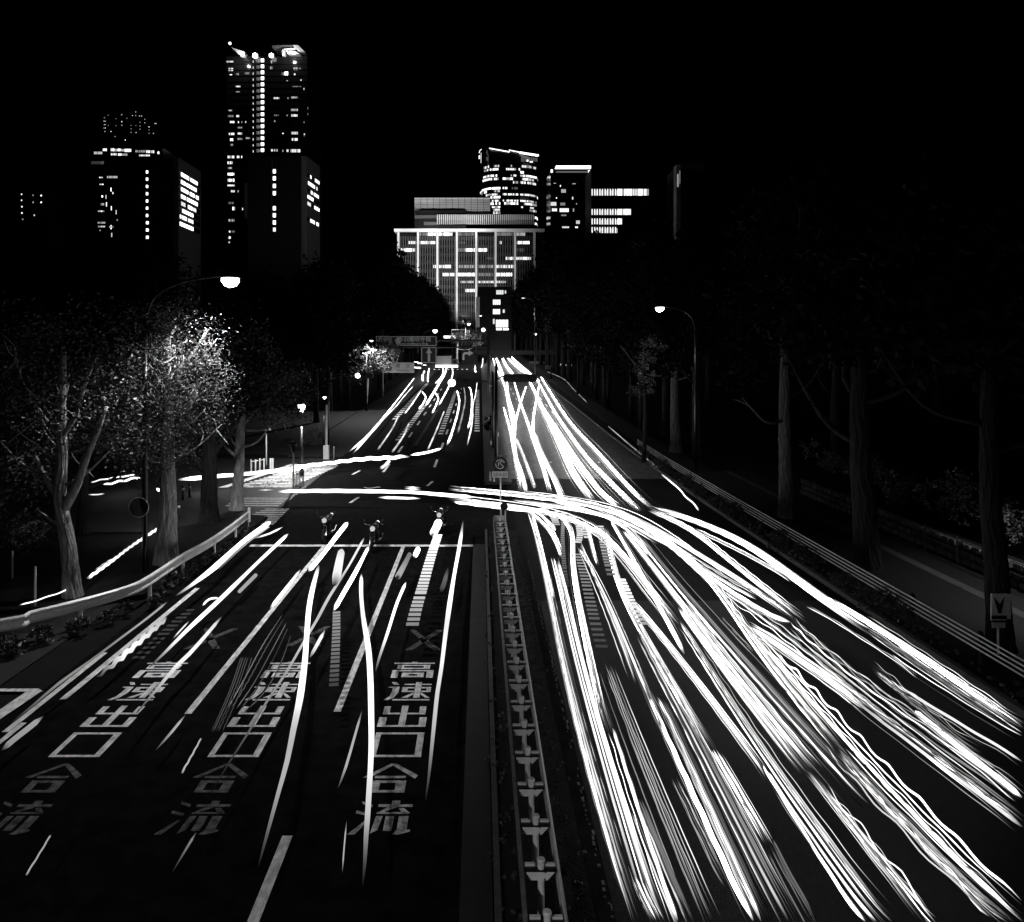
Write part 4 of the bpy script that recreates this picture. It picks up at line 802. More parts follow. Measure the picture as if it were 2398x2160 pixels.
for i, (px, py, hgt) in enumerate(((1148, 1132, .7), (1157, 1134, .7), (1150, 1060, 1.2), (1146, 1000, 1.3), (1152, 955, 1.2), (1150, 915, 1.2), (1160, 1070, 1.4), (1166, 1040, 1.3))):
    x, y, z = spot(px, py); o = empty('delineator', 'rubber delineator post on the median, number %s from the nose' % ('one two three four five six seven eight'.split()[i]), 'post', (x, y, z), 'delineator posts on the median')
    o['label'] = ('white delineator stub left of the no-turn sign pole', 'white delineator stub just under the time plate', 'black delineator close behind the no-turn sign, on its left', 'dark delineator on the median below the small bush', 'dark delineator on the median beside the small bush', 'farthest dark delineator on the median under the turned-away signal', 'tall black delineator directly behind the no-turn disc', 'tall dark delineator between the no-turn disc and the bush')[i]
    b = MB(); b.lathe([(.06, 0), (.05, hgt)], k=10); b.build('post', M['black'] if i > 1 else M['white_steel'], o); b = MB(); b.lathe([(.062, hgt*.5), (.06, hgt*.75)], k=10); b.build('band', M['white_steel'], o)
tree('small dark bush on the median beyond the crossing', (.9, 66), [(0, 0, 0), (0, 0, .6)], .05, .03, [((0, 0, 1.2), .5), ((0, 0, 1.9), .4)], 700, .1, DL, DB, (), None, 1, 'bush', 'bush', 8)
# traffic signals
def signal(label, base, headc, nlens, lr, lit, arm_from=None, back=False):
    z0 = zr(base[1]); o = wempty('traffic_signal', label, 'traffic signal', (base[0], base[1], z0+.1)); x, y, z = headc
    b = MB(); b.tube([(base[0], base[1], z0), (base[0], base[1], z+.9)], [.12, .09], 10); b.build('pole', M['dark_steel'], o, True)
    b = MB(); b.tube(cr([(base[0], base[1], z-.2), (base[0]+(x-base[0])*.25, y+.2, z+.1), (x, y+.25, z+.1)], .2), .05, 8); b.build('arm', M['dark_steel'], o, True)
    w = nlens*lr*2.4; b = MB(); poly = [(x-w/2+lr*1.15*math.cos(t)+(lr if 1 else 0), z+lr*1.15*math.sin(t)) for t in np.linspace(math.pi/2, 3*math.pi/2, 9)]+[(x+w/2-lr+lr*1.15*math.cos(t), z+lr*1.15*math.sin(t)) for t in np.linspace(-math.pi/2, math.pi/2, 9)]
    n = len(poly); b.add([(a, y, c) for a, c in poly]+[(a, y+.2, c) for a, c in poly], [tuple(range(n)), tuple(range(2*n-1, n-1, -1))]+[(i, i+n, (i+1) % n+n, (i+1) % n) for i in range(n)]); b.build('housing', M['dark_steel'] if not back else M['black'], o)
    for i in range(nlens):
        lx = x-w/2+lr*1.2+i*lr*2.4; b = MB(); b.disc((lx, y-.03, z), lr, -1, .028, 20); b.build('lens', E(6) if i == lit else M['black'], o)
        b = MB(); t = np.linspace(0, math.pi, 10); v = [(lx+lr*1.08*math.cos(q), yy, z+lr*1.08*math.sin(q)) for yy in (y-.03, y-.3) for q in t]
        b.add(v, [(k, k+1, k+11, k+10) for k in range(9)]); b.build('visor', M['black'], o)
    return o
c = at(1218, 886, 47); signal('dark horizontal traffic signal turned away above the right lanes', (1.0, 47.2), c, 4, .22, -1, None, True)
c = at(1079, 897, 60); signal('traffic signal with one bright lamp over the left lanes beyond the crossing', (1.0, 60.3), c, 3, .3, 0)
c = at(852, 880, 60); signal('traffic signal with one bright lamp beside the white town sign', (-12.3, 60.3), c, 3, .2, 0)
c = at(1137, 773, 205); signal('small far traffic signal at the end of the avenue', (2.6, 205.3), c, 2, .5, 0)

# ------------------------------------------------------------------ overhead road signs
Yg = 110; KS = fr(880, 770, .12865)
def frame(o, x0, x1, y0, y1, Y, m):
    a = at(*KS(x0, y0), Y); c = at(*KS(x1, y1), Y); t = .08
    for p, q in (((a[0], a[2]-t), (c[0], a[2])), ((a[0], c[2]), (c[0], c[2]+t)), ((a[0], c[2]+t), (a[0]+t, a[2]-t)), ((c[0]-t, c[2]+t), (c[0], a[2]-t))): part('border', m, o, (p[0], Y-.03, p[1]), (q[0], Y-.002, q[1]))
def panel(label, x0, x1, y0, y1, Y, m='sign_blue', cat='sign', name='road_sign', border=True):
    a = at(*KS(x0, y0), Y); c = at(*KS(x1, y1), Y); o = wempty(name, label, cat, ((a[0]+c[0])/2, Y, c[2]))
    part('panel', M[m], o, (a[0], Y, c[2]), (c[0], Y+.08, a[2]))
    if border: frame(o, x0+6, x1-6, y0+6, y1-6, Y, M['steel'])
    return o
def kt(o, body, x, y, h, Y, m='steel'): p = at(*KS(x, y), Y); text(body, h*.12865*Y/F*1.25, M[m], o, (p[0], Y-.02, p[2]), depth=.008)
def kpoly(o, name, pts, Y, m):
    a = [at(*KS(*p), Y) for p in pts]; n = len(a); b = MB()
    b.add([(x, Y-.035, z) for x, y, z in a]+[(x, Y-.003, z) for x, y, z in a], [tuple(range(n)), tuple(range(2*n-1, n-1, -1))]+[(i, i+n, (i+1) % n+n, (i+1) % n) for i in range(n)]); return b.build(name, m, o)
g = wempty('sign_gantry', 'dark steel gantry carrying the road signs over the left lanes', 'gantry', (-14.5, Yg, 1.6))
a = at(*KS(0, 325), Yg+.5); c = at(*KS(1810, 325), Yg+.5)
for z in (a[2]-.1, at(0, KS(0, 215)[1], Yg)[2]):
    b = MB(); b.tube([(-14.5, Yg+.4, z), (1.2, Yg+.4, z)], .14, 10); b.build('beam', M['dark_steel'], g)
for x in (-14.5, 1.2):
    b = MB(); b.tube([(x, Yg+.4, 1.6), (x, Yg+.4, a[2]+2.6)], .2, 10); b.build('pole', M['dark_steel'], g)
s1 = panel('wide dark direction sign reading 赤羽橋 and 天現寺橋', 265, 1110, 135, 318, Yg)
kt(s1, '赤羽橋', 550, 198, 82, Yg); kt(s1, '天現寺橋', 800, 198, 82, Yg); kt(s1, 'Akabanebashi', 555, 275, 44, Yg); kt(s1, 'Tengenji Brdg.', 800, 275, 44, Yg)
kpoly(s1, 'route_badge', [(350, 215), (385, 165), (425, 165), (462, 215), (425, 290), (385, 290)], Yg, M['steel']); p = at(*KS(406, 218), Yg); text('319', .52, M['black'], s1, (p[0], Yg-.045, p[2]), depth=.004)
s2 = panel('dark direction sign reading 渋谷 half hidden by a crown', 0, 255, 130, 322, Yg); kt(s2, '渋谷', 125, 195, 85, Yg)
s3 = panel('dark lane sign with an arrow straight up', 826, 1108, 335, 628, Yg); kpoly(s3, 'arrow', [(945, 600), (945, 445), (912, 445), (967, 345), (1024, 445), (990, 445), (990, 600)], Yg, M['sign_mark'])
s4 = panel('dark lane sign with an arrow up and a branch to the left', 170, 400, 335, 612, Yg); kpoly(s4, 'arrow', [(305, 592), (305, 545), (280, 525), (235, 525), (235, 510), (285, 508), (305, 515), (305, 440), (285, 440), (318, 352), (352, 440), (330, 440), (330, 592)], Yg, M['steel'])
s5 = panel('dark lane sign with an arrow turning right', 1560, 1805, 385, 625, Yg, border=False); kpoly(s5, 'arrow', [(1578, 570), (1578, 470), (1610, 432), (1690, 428), (1690, 395), (1778, 446), (1690, 498), (1690, 466), (1625, 468), (1612, 485), (1612, 570)], Yg, M['steel'])
Yw = 100
s6 = panel('white town sign with a round emblem reading 港区', 105, 700, 617, 803, Yw, 'sign_white', border=False)
kt(s6, '港', 405, 680, 66, Yw, 'black'); kt(s6, '区', 590, 678, 60, Yw, 'black'); kt(s6, 'Minato Ku', 495, 763, 44, Yw, 'black')
p = at(*KS(230, 705), Yw); b = MB(); r = 62*.12865*Yw/F
b.tube([(p[0]+r*math.cos(t), Yw-.02, p[2]+r*math.sin(t)) for t in np.linspace(0, 2*math.pi, 29)], .05, 6, cap=False, up=(0, 1, 0))
for k in range(3):
    t0 = math.pi/2+k*2.094; b.tube([(p[0]+r*.45*math.cos(t0)+.17*math.cos(t), Yw-.02, p[2]+r*.4*math.sin(t0)+.17*math.sin(t)) for t in np.linspace(0, 2*math.pi, 13)], .045, 6, cap=False, up=(0, 1, 0))
b.build('emblem', M['black'], s6)
b = MB(); q = at(*KS(0, 740), Yw); q2 = at(*KS(690, 740), Yw); b.tube([(q[0], Yw+.15, q[2]), (q2[0], Yw+.15, q2[2])], .06, 8); b.tube([(q[0], Yw+.15, q[2]), (q[0]-1, Yw+.15, q[2]-.3), (q[0]-1.2, Yw+.15, zr(Yw))], .1, 8); b.build('mast_arm', M['white_steel'], s6)
b = MB(); q = at(1115, 826, 170); q2 = at(1300, 826, 170)
fg = wempty('sign_gantry', 'black beam spanning the far right lanes of the avenue', 'gantry', (q2[0], 170, 3.4)); b.box((q[0], 170, q[2]-.5), (q2[0]+2, 170.6, q[2]+.5)); b.build('beam', M['black'], fg)
part('post', M['black'], fg, (q2[0]+1.6, 170.1, 3.4), (q2[0]+2, 170.5, q[2]-.5)); part('post', M['black'], fg, (q[0]-.2, 170.1, 3.4), (q[0]+.2, 170.5, q[2]-.5))
# picture sign on the right
x, y = 13.58, 19.6
o = empty('picture_sign', 'upright picture sign on a thin post behind the right rail', 'sign', (x, y, .1))
b = MB(); b.lathe([(.03, 0), (.03, .85)], k=8); b.build('post', M['steel'], o)
part('panel', M['sign_white'], o, (-.2, -.03, .92), (.2, 0, 1.62)); part('panel_edge', M['steel'], o, (.21, -.02, .95), (.32, .01, 1.6)); part('label_box', M['steel'], o, (-.17, -.03, .72), (.17, 0, .86))
b = MB(); b.add([(-.15, -.036, 1.55), (-.02, -.036, 1.1), (.06, -.036, 1.1), (.16, -.036, 1.58), (.02, -.036, 1.35)], [(0, 1, 2, 3, 4)]); b.add([(-.2, -.036, .95), (.2, -.036, .95), (.2, -.036, 1.05), (-.2, -.036, 1.05)], [(0, 1, 2, 3)]); b.build('picture', M['dark_steel'], o)

# ------------------------------------------------------------------ vehicles at rest
def car(label, x, y, rz, lights=True, group=None):
    o = empty('car', label, 'car', (x, y, zr(y)), group, rz)
    prof = [(-2.1, .35), (-2.15, .75), (-1.9, .95), (-1.2, 1.0), (-.7, 1.42), (.6, 1.45), (1.3, 1.02), (2.0, .88), (2.15, .6), (2.12, .35)]
    b = MB(); n = len(prof); v = [(s*(.84 if z < 1.1 else .68), yy, z) for s in (-1, 1) for yy, z in prof]
    b.add(v, [tuple(range(n)), tuple(range(2*n-1, n-1, -1))]+[(i, i+n, (i+1) % n+n, (i+1) % n) for i in range(n)]); b.build('body', M['car'], o)
    b = MB(); b.add([(-.64, -.78, 1.38), (.64, -.78, 1.38), (.76, -1.22, 1.04), (-.76, -1.22, 1.04)], [(0, 1, 2, 3)]); w = b.build('windscreen', M['glass'], o); w.location = (0, -.03, .02)
    for sx in (-1, 1):
        for yy in (-1.35, 1.3):
            b = MB(); t = [(sx*.76, yy+.32*math.cos(q), .32+.32*math.sin(q)) for q in np.linspace(0, 2*math.pi, 15)[:-1]]; b.add(t+[(sx*.88, a, c) for _, a, c in t], [tuple(range(14)), tuple(range(27, 13, -1))]+[(i, i+14, (i+1) % 14+14, (i+1) % 14) for i in range(14)]); b.build('wheel', M['rubber'], o)
        b = MB(); b.disc((sx*.62, -2.2, .68), .13, -1, .06, 12); b.build('headlight', E(12), o)
        part('tail_light', E(2), o, (sx*.62-.15, 2.13, .72), (sx*.62+.15, 2.17, .85))
    return o
c0 = car('dark car with bright headlights, left of the group at the avenue end', *spot(1148, 812)[:2], 0, True, 'cars facing at the avenue end')
for px, py, lab in ((1162, 818, 'middle of the group'), (1180, 814, 'right of the group'), (1195, 815, 'farthest right of the group')):
    x, y, z = spot(px, py); dup(c0, (x, y, z), .15, 'dark car with bright headlights at the avenue end, %s' % lab)
x, y, z = spot(1046, 868)
o = empty('truck', 'box truck crossing the far junction behind the road signs', 'truck', (x, y, z))
sc_ = y/F; w = 53*sc_
part('cargo_box', M['wall_pale'], o, (-w/2, 0, 1.0), (w*.2, 2.3, 3.6)); part('cab', M['wall_grey'], o, (w*.22, .1, .7), (w/2, 2.2, 2.8)); part('window', M['glass'], o, (w*.28, .06, 1.7), (w*.42, .095, 2.5)); part('side_light', E(2.5), o, (-w/2, -.06, .75), (w/2, -.01, 1.35)); part('chassis', M['black'], o, (-w/2, .2, .4), (w/2, 2.1, .74))
for xx in (-w*.35, w*.33):
    b = MB(); b.disc((xx, .0, .45), .45, -1, .3, 16); b.build('wheel', M['rubber'], o)
def motorcycle(label, x, y, rz, group):
    o = empty('motorcycle', label, 'motorcycle', (x, y, zr(y)), group, rz)
    for yy in (-.68, .68):
        b = MB(); t = np.linspace(0, 2*math.pi, 21); b.tube([(0, yy+.26*math.cos(q), .31+.26*math.sin(q)) for q in t], .055, 8, cap=False, up=(1, 0, 0)); w = b.build('wheel', M['rubber'], o, True)
        b = MB(); b.tube([(-.06, yy, .31), (.06, yy, .31)], .12, 12); b.build('hub', M['chrome'], w)
    b = MB(); b.tube(cr([(0, -.5, .8), (0, -.2, .86), (0, .1, .78)], .1), [.1]*3+[.17]*2+[.12]*(len(cr([(0, -.5, .8), (0, -.2, .86), (0, .1, .78)], .1))-5), 10); b.build('tank', M['car'], o, True)
    p = cr([(0, .05, .78), (0, .4, .76), (0, .85, .84)], .1); b = MB(); b.tube(p, np.linspace(.13, .08, len(p)), 10); b.build('seat', M['black'], o, True)
    b = MB(); b.box((-.16, -.25, .3), (.16, .25, .62)); b.build('engine', M['dark_steel'], o)
    for s in (-1, 1):
        b = MB(); b.tube([(s*.09, -.68, .31), (s*.08, -.42, .98)], .025, 6); b.build('fork', M['chrome'], o)
        b = MB(); b.tube(cr([(0, -.42, 1.0), (s*.25, -.36, 1.04), (s*.38, -.22, 1.02)], .08), .016, 6); b.build('handlebar', M['chrome'], o)
        b = MB(); b.tube([(s*.3, -.36, 1.05), (s*.36, -.38, 1.18)], .008, 5); b.disc((s*.37, -.38, 1.21), .055, -1, .02, 12); b.build('mirror', M['black'], o)
    b = MB(); b.tube(cr([(.16, -.1, .32), (.2, .4, .28), (.2, .9, .4)], .1), .045, 8); b.build('exhaust', M['chrome'], o)
    b = MB(); b.disc((0, .93, .84), .07, -1, .05, 14); b.build('tail_light', E(1.8), o)
    b = MB(); b.disc((0, -.62, .92), .1, -1, .05, 14); b.build('headlight', E(.6), o)
    return o
mx = spot(868, 1300); m0 = motorcycle('dark motorcycle waiting at the stop line with a glowing tail lamp', mx[0], mx[1]+1.1, 0, 'motorcycles waiting at the stop line')
mx = spot(1030, 1248); dup(m0, (mx[0], mx[1], mx[2]), 0, 'motorcycle ahead of the stop line in the lane nearest the median')
mx = spot(766, 1262); dup(m0, (mx[0], mx[1], mx[2]), 0, 'motorcycle ahead of the stop line in the middle of the left lanes')
# little white fence and lit bollards at the far right kerb
for i, (px, py) in enumerate(((1313, 858), (1325, 860), (1338, 860))):
    x, y, z = spot(px, py); o = empty('bollard', 'small lit bollard in the dark at the far right kerb, %s' % ('left', 'middle', 'right')[i], 'bollard', (x, y, z), 'lit bollards at the far right kerb')
    b = MB(); b.lathe([(.1, 0), (.1, .7)], k=10); b.build('body', M['white_steel'], o); b = MB(); b.lathe([(.11, .45), (.11, .62)], k=10); b.build('light', E(1.5), o)
for px0, px1, py, lab in ((1240, 1282, 855, 'white fence panel across the far right pavement'), (1278, 1296, 866, 'nearer white fence panel at the far right kerb')):
    x, y, z = spot(px0, py); x1 = (px1-CX)*y/F; o = empty('white_fence', lab, 'fence', (x, y, z))
    for k in range(3): part('rail', M['white_steel'], o, (0, -.03, .3+.28*k), (x1-x, .03, .42+.28*k))
    for k in range(4): part('post', M['steel'], o, ((x1-x)*k/3-.04, .035, 0), ((x1-x)*k/3+.04, .1, 1.05))
# ------------------------------------------------------------------ light trails: glowing tubes at lamp height along the lanes
def route(px, h, off=0, dz=0, wig=0, wl=1.1, step=.45, smooth=0):
    P = np.array([spot(x, y, h) for x, y in px]); st = min(step, wl/7) if wig else step; P = cr(P, st)
    if smooth and len(P) > 12:                  # cars hold a steady line: even out the survey points
        k = max(1, int(smooth/st)); n = len(P)
        for _ in range(2):
            C = np.vstack([np.zeros((1, 3)), np.cumsum(P, 0)]); i = np.arange(n); w = np.minimum(np.minimum(i, n-1-i), k); P = (C[i+w+1]-C[i-w])/(2*w+1)[:, None]
    T = np.gradient(P[:, :2], axis=0); T /= np.linalg.norm(T, axis=1)[:, None]+1e-9
    P[:, 0] += T[:, 1]*off; P[:, 1] -= T[:, 0]*off; P[:, 2] += dz
    if wig:
        s = np.r_[0, np.cumsum(np.linalg.norm(np.diff(P, axis=0), axis=1))]; ph = R.random()*6
        am = wig*(.55+.45*np.sin(s/5.3+ph))
        P[:, 2] += am*np.sin(s*2*math.pi/wl+ph); P[:, 0] += .4*am*np.sin(s*2*math.pi/wl*1.03+ph+1)
    return P
def taper(n, a=.06, b=.06, lo=.12):
    t = np.linspace(0, 1, n); f = np.ones(n)
    if a: f = np.minimum(f, lo+(1-lo)*t/a)
    if b: f = np.minimum(f, lo+(1-lo)*(1-t)/b)
    return f
LEV = (.07, .16, .35, .8, 1.8, 4.0)
TRAIL = glow('trail_light', 1); _t = TRAIL.node_tree; _a = _t.nodes.new('ShaderNodeAttribute'); _a.attribute_name = 'lum'
_t.links.new(_a.outputs['Fac'], _t.nodes['Emission'].inputs[1])
class Trails:
    def __init__(s): s.b = MB(); s.lum = []; s.sm = 0
    def add(s, px, r, lv, h=.65, off=0, dz=0, wig=0, wl=1.1, a=.05, b=.05, k=6, gain=1):
        P = route(px, h, off, dz, wig, wl, smooth=s.sm); n = len(P); ph = R.random()*6; q = np.linspace(0, 1, n)*np.linalg.norm(P[-1]-P[0])
        rad = r*taper(n, a, b, .03)**.55*(1+.1*np.sin(q*.9+ph)); s.b.tube(P, rad, k)
        lum = LEV[lv]*gain*taper(n, a, b, .02)**1.5*(1+.3*np.sin(q*.55+ph)+.15*np.sin(q*1.7+2*ph))
        s.lum.append(np.repeat(np.maximum(lum, 0), k)); return s
    def strands(s, px, n, spread, lv=(1, 4), r=(.007, .018), h=.65, wig=.02, wl=1.1, cut=.12):
        for _ in range(n):
            m = len(px); i = R.randrange(0, max(1, int(m*cut)+1)); j = m-R.randrange(0, max(1, int(m*cut)+1))
            q = px[i:j]
            if len(q) < 2: q = px
            s.add(q, R.uniform(*r), R.randint(*lv), h, R.gauss(0, spread), R.uniform(-.15, .35), wig*R.uniform(.3, 1.4), wl*R.uniform(.8, 1.3))
        return s
    def comb(s, px, w, pitch, fill, lv, h=.65, fade=True):
        P = route(px, h, step=pitch); n = len(P)
        for i in range(n-1):
            d = P[i+1]-P[i]; L = np.linalg.norm(d); d = d/L; nx, ny = d[1], -d[0]; c = P[i]
            ww = w*.5; ll = L*fill; q = lv if not fade else max(0, lv-int(2.99*i/n))
            v = [(c[0]+nx*u*ww+d[0]*t*ll, c[1]+ny*u*ww+d[1]*t*ll, c[2]+z) for z in (0, .03) for u, t in ((-1, 0), (1, 0), (1, 1), (-1, 1))]
            s.b.add(v, [(3, 2, 1, 0), (4, 5, 6, 7), (0, 1, 5, 4), (1, 2, 6, 5), (2, 3, 7, 6), (3, 0, 4, 7)]); s.lum.append(np.full(8, LEV[lv]*(1-.93*i/n if fade else 1)))
        return s
    def build(s, label, kind=None, group=None, name='light_trail'):
        o = s.b.build(name, TRAIL, None, True); at_ = o.data.attributes.new('lum', 'FLOAT', 'POINT'); at_.data.foreach_set('value', np.concatenate(s.lum).astype(np.float32))
        if kind: o['kind'] = kind
        if label: o['label'] = label
        if not kind: o['category'] = 'light trail'
        if group: o['group'] = group
        return o
def solo(label, px, r, lv, **kw): return Trails().add(px, r, lv, **kw).build(label)

# left lanes: the streaks one can tell apart
solo('long white light streak bending past the rightmost character column', run(FG, (1000, 560), (998, 690), (1012, 850), (1045, 1050), (1060, 1250), (1066, 1500))+run(FJ, (862, 620), (858, 760), (850, 900), (838, 1100), (828, 1240), (820, 1400), (806, 1550)), .062, 4, h=.6, b=.45)
solo('straight white light streak right of the rightmost character column', run(FG, (1688, 200), (1665, 360), (1622, 600), (1580, 880), (1540, 1200))+run(FJ, (1278, 330), (1250, 600), (1225, 850), (1203, 1010)), .062, 4, h=.6, a=.15, b=.4)
solo('white light streak curving over the middle character column', run(FG, (712, 500), (670, 660), (645, 800), (630, 980), (618, 1150), (592, 1350))+run(FJ, (400, 420), (370, 560), (330, 760), (275, 960), (215, 1180), (150, 1420)), .07, 4, h=.6, b=.4)
solo('straight streak running down through the middle character column', run(FG, (1020, 315), (930, 480), (850, 610), (780, 720), (700, 870), (640, 970), (560, 1110), (490, 1230))+run(FI, (1720, 400), (1600, 600), (1460, 820), (1360, 990)), .045, 3, h=.55, b=.5)
solo('thick short white streak ending above the dotted ladder trail', run(FG, (1050, 375), (960, 550), (880, 690), (812, 812)), .07, 5, h=.7)
solo('white streak along the lane line left of the motorcycles', run(FG, (908, 212), (830, 310), (730, 440), (640, 545)), .085, 5, h=.7)
solo('pale streak along the lane line left of the middle characters', run(FG, (590, 530), (490, 660), (380, 800)), .05, 4, h=.5)
solo('long white streak crossing the leftmost lane to its characters', run(FH, (1950, 722), (1750, 910), (1500, 1155), (1290, 1350), (1100, 1540), (1010, 1625)), .06, 4, h=.6, b=.25)
solo('thick white streak nearest the curved guard rail', run(FH, (1832, 640), (1650, 770), (1450, 950), (1280, 1080), (1188, 1142)), .085, 5, h=.65, b=.3)
Trails().comb(run(FH, (1800, 680), (1650, 790), (1450, 970)), .28, .22, .45, 3, .5).build('comb of short bars under the thick streak by the guard rail', 'stuff')
solo('white streak fading beside the leftmost characters', run(FH, (1500, 1282), (1400, 1400), (1280, 1535), (1190, 1620))+run(FI, (1000, 330), (880, 470)), .045, 3, h=.55, b=.4)
solo('thin grey streak nearest the left kerb', run(FH, (1135, 1180), (1000, 1290), (800, 1440), (600, 1590), (400, 1732))+run(FI, (200, 430), (60, 540)), .03, 2, h=.5, b=.3)
solo('broad pale streak along the left edge line', run(FH, (1128, 1290), (1040, 1370), (900, 1490), (760, 1610), (640, 1700)), .06, 3, h=.4, wig=.03, wl=.5, b=.3)
solo('grey smear at the left edge near the camera', run(FI, (280, 490), (180, 570), (90, 640), (10, 710)), .06, 2, h=.35)
solo('small hooked streak near the guard rail end', run(FG, (272, 322), (380, 288), (472, 242)), .035, 4, h=.6)
solo('small bent streak joining the leftmost lane streak', run(FH, (1368, 1212), (1395, 1180), (1430, 1160), (1490, 1158)), .028, 4, h=.6)
solo('small straight streak left of the leftmost lane streak', run(FH, (1280, 1312), (1225, 1370), (1168, 1434)), .022, 3, h=.5)
solo('short fat grey streak above the dotted ladder trail', run(FG, (868, 392), (850, 480), (828, 600), (815, 640)), .13, 3, h=.7, a=.02, b=.3, k=10)
Trails().comb(run(FG, (832, 822), (830, 950), (822, 1150), (812, 1340)), .21, .22, .4, 2, .6).build('ladder of dim dots fading between the middle and rightmost columns', 'stuff')
Trails().comb(run(FG, (1518, 300), (1470, 450), (1405, 680), (1370, 800), (1340, 930)), .34, .34, .45, 4, .65).build('ladder of white bars fading left of the rightmost streak', 'stuff')
solo('thick white streak behind the motorcycle near the median', run(FG, (1530, 195), (1500, 260), (1478, 300)), .17, 5, h=.8, k=10)
solo('short white streak left of the ladder of white bars', run(FG, (1388, 378), (1374, 415), (1358, 450)), .1, 5, h=.7, a=.2, b=.3)
solo('ribbed grey streak beside the long lane line', run(FG, (1328, 425), (1290, 500), (1242, 588)), .09, 2, h=.6, a=.02, b=.05, wig=.012, wl=.2)
solo('white streak between the long lane line and the rightmost characters', run(FG, (1302, 615), (1240, 760), (1180, 950), (1120, 1130), (1095, 1225)), .045, 4, h=.6, b=.35)
solo('grey blade of light left of the rightmost streak', run(FG, (1588, 510), (1560, 620), (1535, 688)), .08, 1, h=.6, a=.5)
solo('thin dim streak right of the middle character column', run(FJ, (803, 440), (755, 610), (700, 800), (648, 940)), .022, 2, h=.5, b=.3)
solo('hair thin streak under the rightmost column', run(FJ, (706, 1135), (690, 1300), (678, 1470)), .009, 2, h=.5)
solo('dim wavy streak at the lower left corner', run(FI, (328, 1255), (250, 1385), (165, 1520)), .014, 2, h=.5, wig=.015, wl=.3)
solo('dim tapering streak at the bottom between the columns', run(FI, (1270, 1235), (1200, 1350), (1105, 1510)), .022, 2, h=.5, b=.6)
solo('dim streak below the end of the long lane line', run(FI, (1200, 478), (1110, 590), (1000, 715)), .025, 2, h=.3, b=.4)
solo('short grey bar left of the leftmost streak', run(FG, (285, 570), (235, 620), (175, 680)), .06, 2, h=.4, a=0, b=0)
solo('pale bars streak right of the middle column streak', run(FG, (755, 938), (700, 1040), (650, 1130)), .045, 3, h=.5, a=.1, b=.3)
t = Trails()
for x0, lv in ((0, 1), (25, 0), (60, 1), (90, 0), (140, 0)):
    t.add(run(FG, (470+x0*.4, 830+x0), (340+x0*.8, 1030+x0), (215+x0, 1260+x0*.6), (90+x0, 1480)), .012, lv, .5, wig=.015, wl=.35)
    t.add(run(FI, (1560+x0*.5, 100), (1480+x0*.5, 330), (1360+x0*.5, 600)), .01, max(0, lv-1), .5, wig=.012, wl=.3)
t.add(run(FI, (1300, 630), (1240, 740), (1170, 862)), .016, 2, .5, wig=.02, wl=.3).add(run(FI, (1195, 880), (1130, 990)), .012, 1, .5)
t.build('fine_trails', 'stuff', None, 'fine_light_trails')['label'] = 'sheaf of fine dotted light trails left of the middle column'
# left lanes beyond the crossing
far_l = (('white streak hugging the far left kerb beyond the crossing', run(FK, (612, 730), (450, 940), (300, 1130), (150, 1310), (0, 1470))+[(815, 1060)], .07, 5), ('second white streak beside the far left kerb', run(FK, (600, 825), (480, 960), (400, 1060), (280, 1180), (150, 1330), (0, 1500))+[(825, 1064)], .06, 4),
 ('double pale streak in the outer lane beyond the crossing', run(FK, (690, 880), (590, 1030), (490, 1162)), .09, 4), ('pale curved streak low in the outer lane beyond the crossing', run(FK, (430, 1160), (360, 1310), (270, 1450), (170, 1590)), .07, 3),
 ('hooked white streak beside the ladder bars beyond the crossing', run(FK, (700, 898), (742, 960), (710, 1040), (658, 1105)), .09, 5), ('hooked white streak in the middle lane beyond the crossing', run(FK, (850, 905), (890, 970), (868, 1050), (818, 1155)), .09, 5),
 ('brightest long streak in the middle lane below the arrow sign', run(FK, (1000, 560), (970, 680), (900, 800), (830, 920), (730, 1080)), .17, 5), ('white streak right of the brightest one below the arrow sign', run(FK, (1050, 580), (1062, 680), (1030, 790), (1000, 870), (890, 1072)), .1, 5),
 ('white streak left of the brightest one below the arrow sign', run(FK, (945, 590), (945, 680), (905, 750), (850, 805)), .1, 5), ('short white drip under the white town sign', run(FK, (728, 655), (705, 700), (708, 775)), .17, 5), ('second white drip under the lane arrow sign', run(FK, (783, 620), (770, 700), (768, 790)), .13, 5),
 ('long white streak along the lane dashes under the bright signal', run(FK, (1112, 880), (1140, 1000), (1120, 1150), (1090, 1260), (1040, 1420), (990, 1540)), .09, 5), ('grey streak under the bright signal', run(FK, (1190, 820), (1210, 980), (1180, 1160), (1120, 1400)), .08, 2),
 ('hooked white streak nearest the ladder by the median kerb', run(FK, (1190, 820), (1262, 850), (1287, 950), (1286, 1100), (1270, 1230), (1240, 1342)), .085, 5), ('white streak between the hooked one and the median ladder', run(FK, (1352, 780), (1332, 930), (1302, 1050), (1296, 1200), (1280, 1330), (1232, 1540)), .06, 4),
 ('blunt pale streak in the middle lane near the crossing', run(FK, (962, 1125), (920, 1230), (850, 1400), (762, 1595)), .07, 3), ('pale streak running on from the ladder bars', run(FK, (545, 1270), (490, 1400), (420, 1510), (340, 1620)), .08, 3), ('white streak end lying across the crossing', run(FZ, (1960, 1180), (2030, 1130), (2100, 1060)), .1, 4))
for lab, p, r, lv in far_l: solo(lab, p, r, lv, h=.7)
t = Trails()
for x in (600, 640, 690): t.add(run(FK, (x, 545+(x-600)*.4), (x+70, 548+(x-600)*.4)), .12, 5, 1.0)
for k in range(8): t.add(run(FK, (830+k*55, 632), (862+k*55, 634)), .07, 4, .4)
t.add(run(FK, (960, 250), (1100, 262)), .22, 5, 2).add(run(FK, (1000, 305), (1105, 300)), .2, 5, 1.5).add(run(FK, (600, 610), (690, 618)), .2, 5, 1)
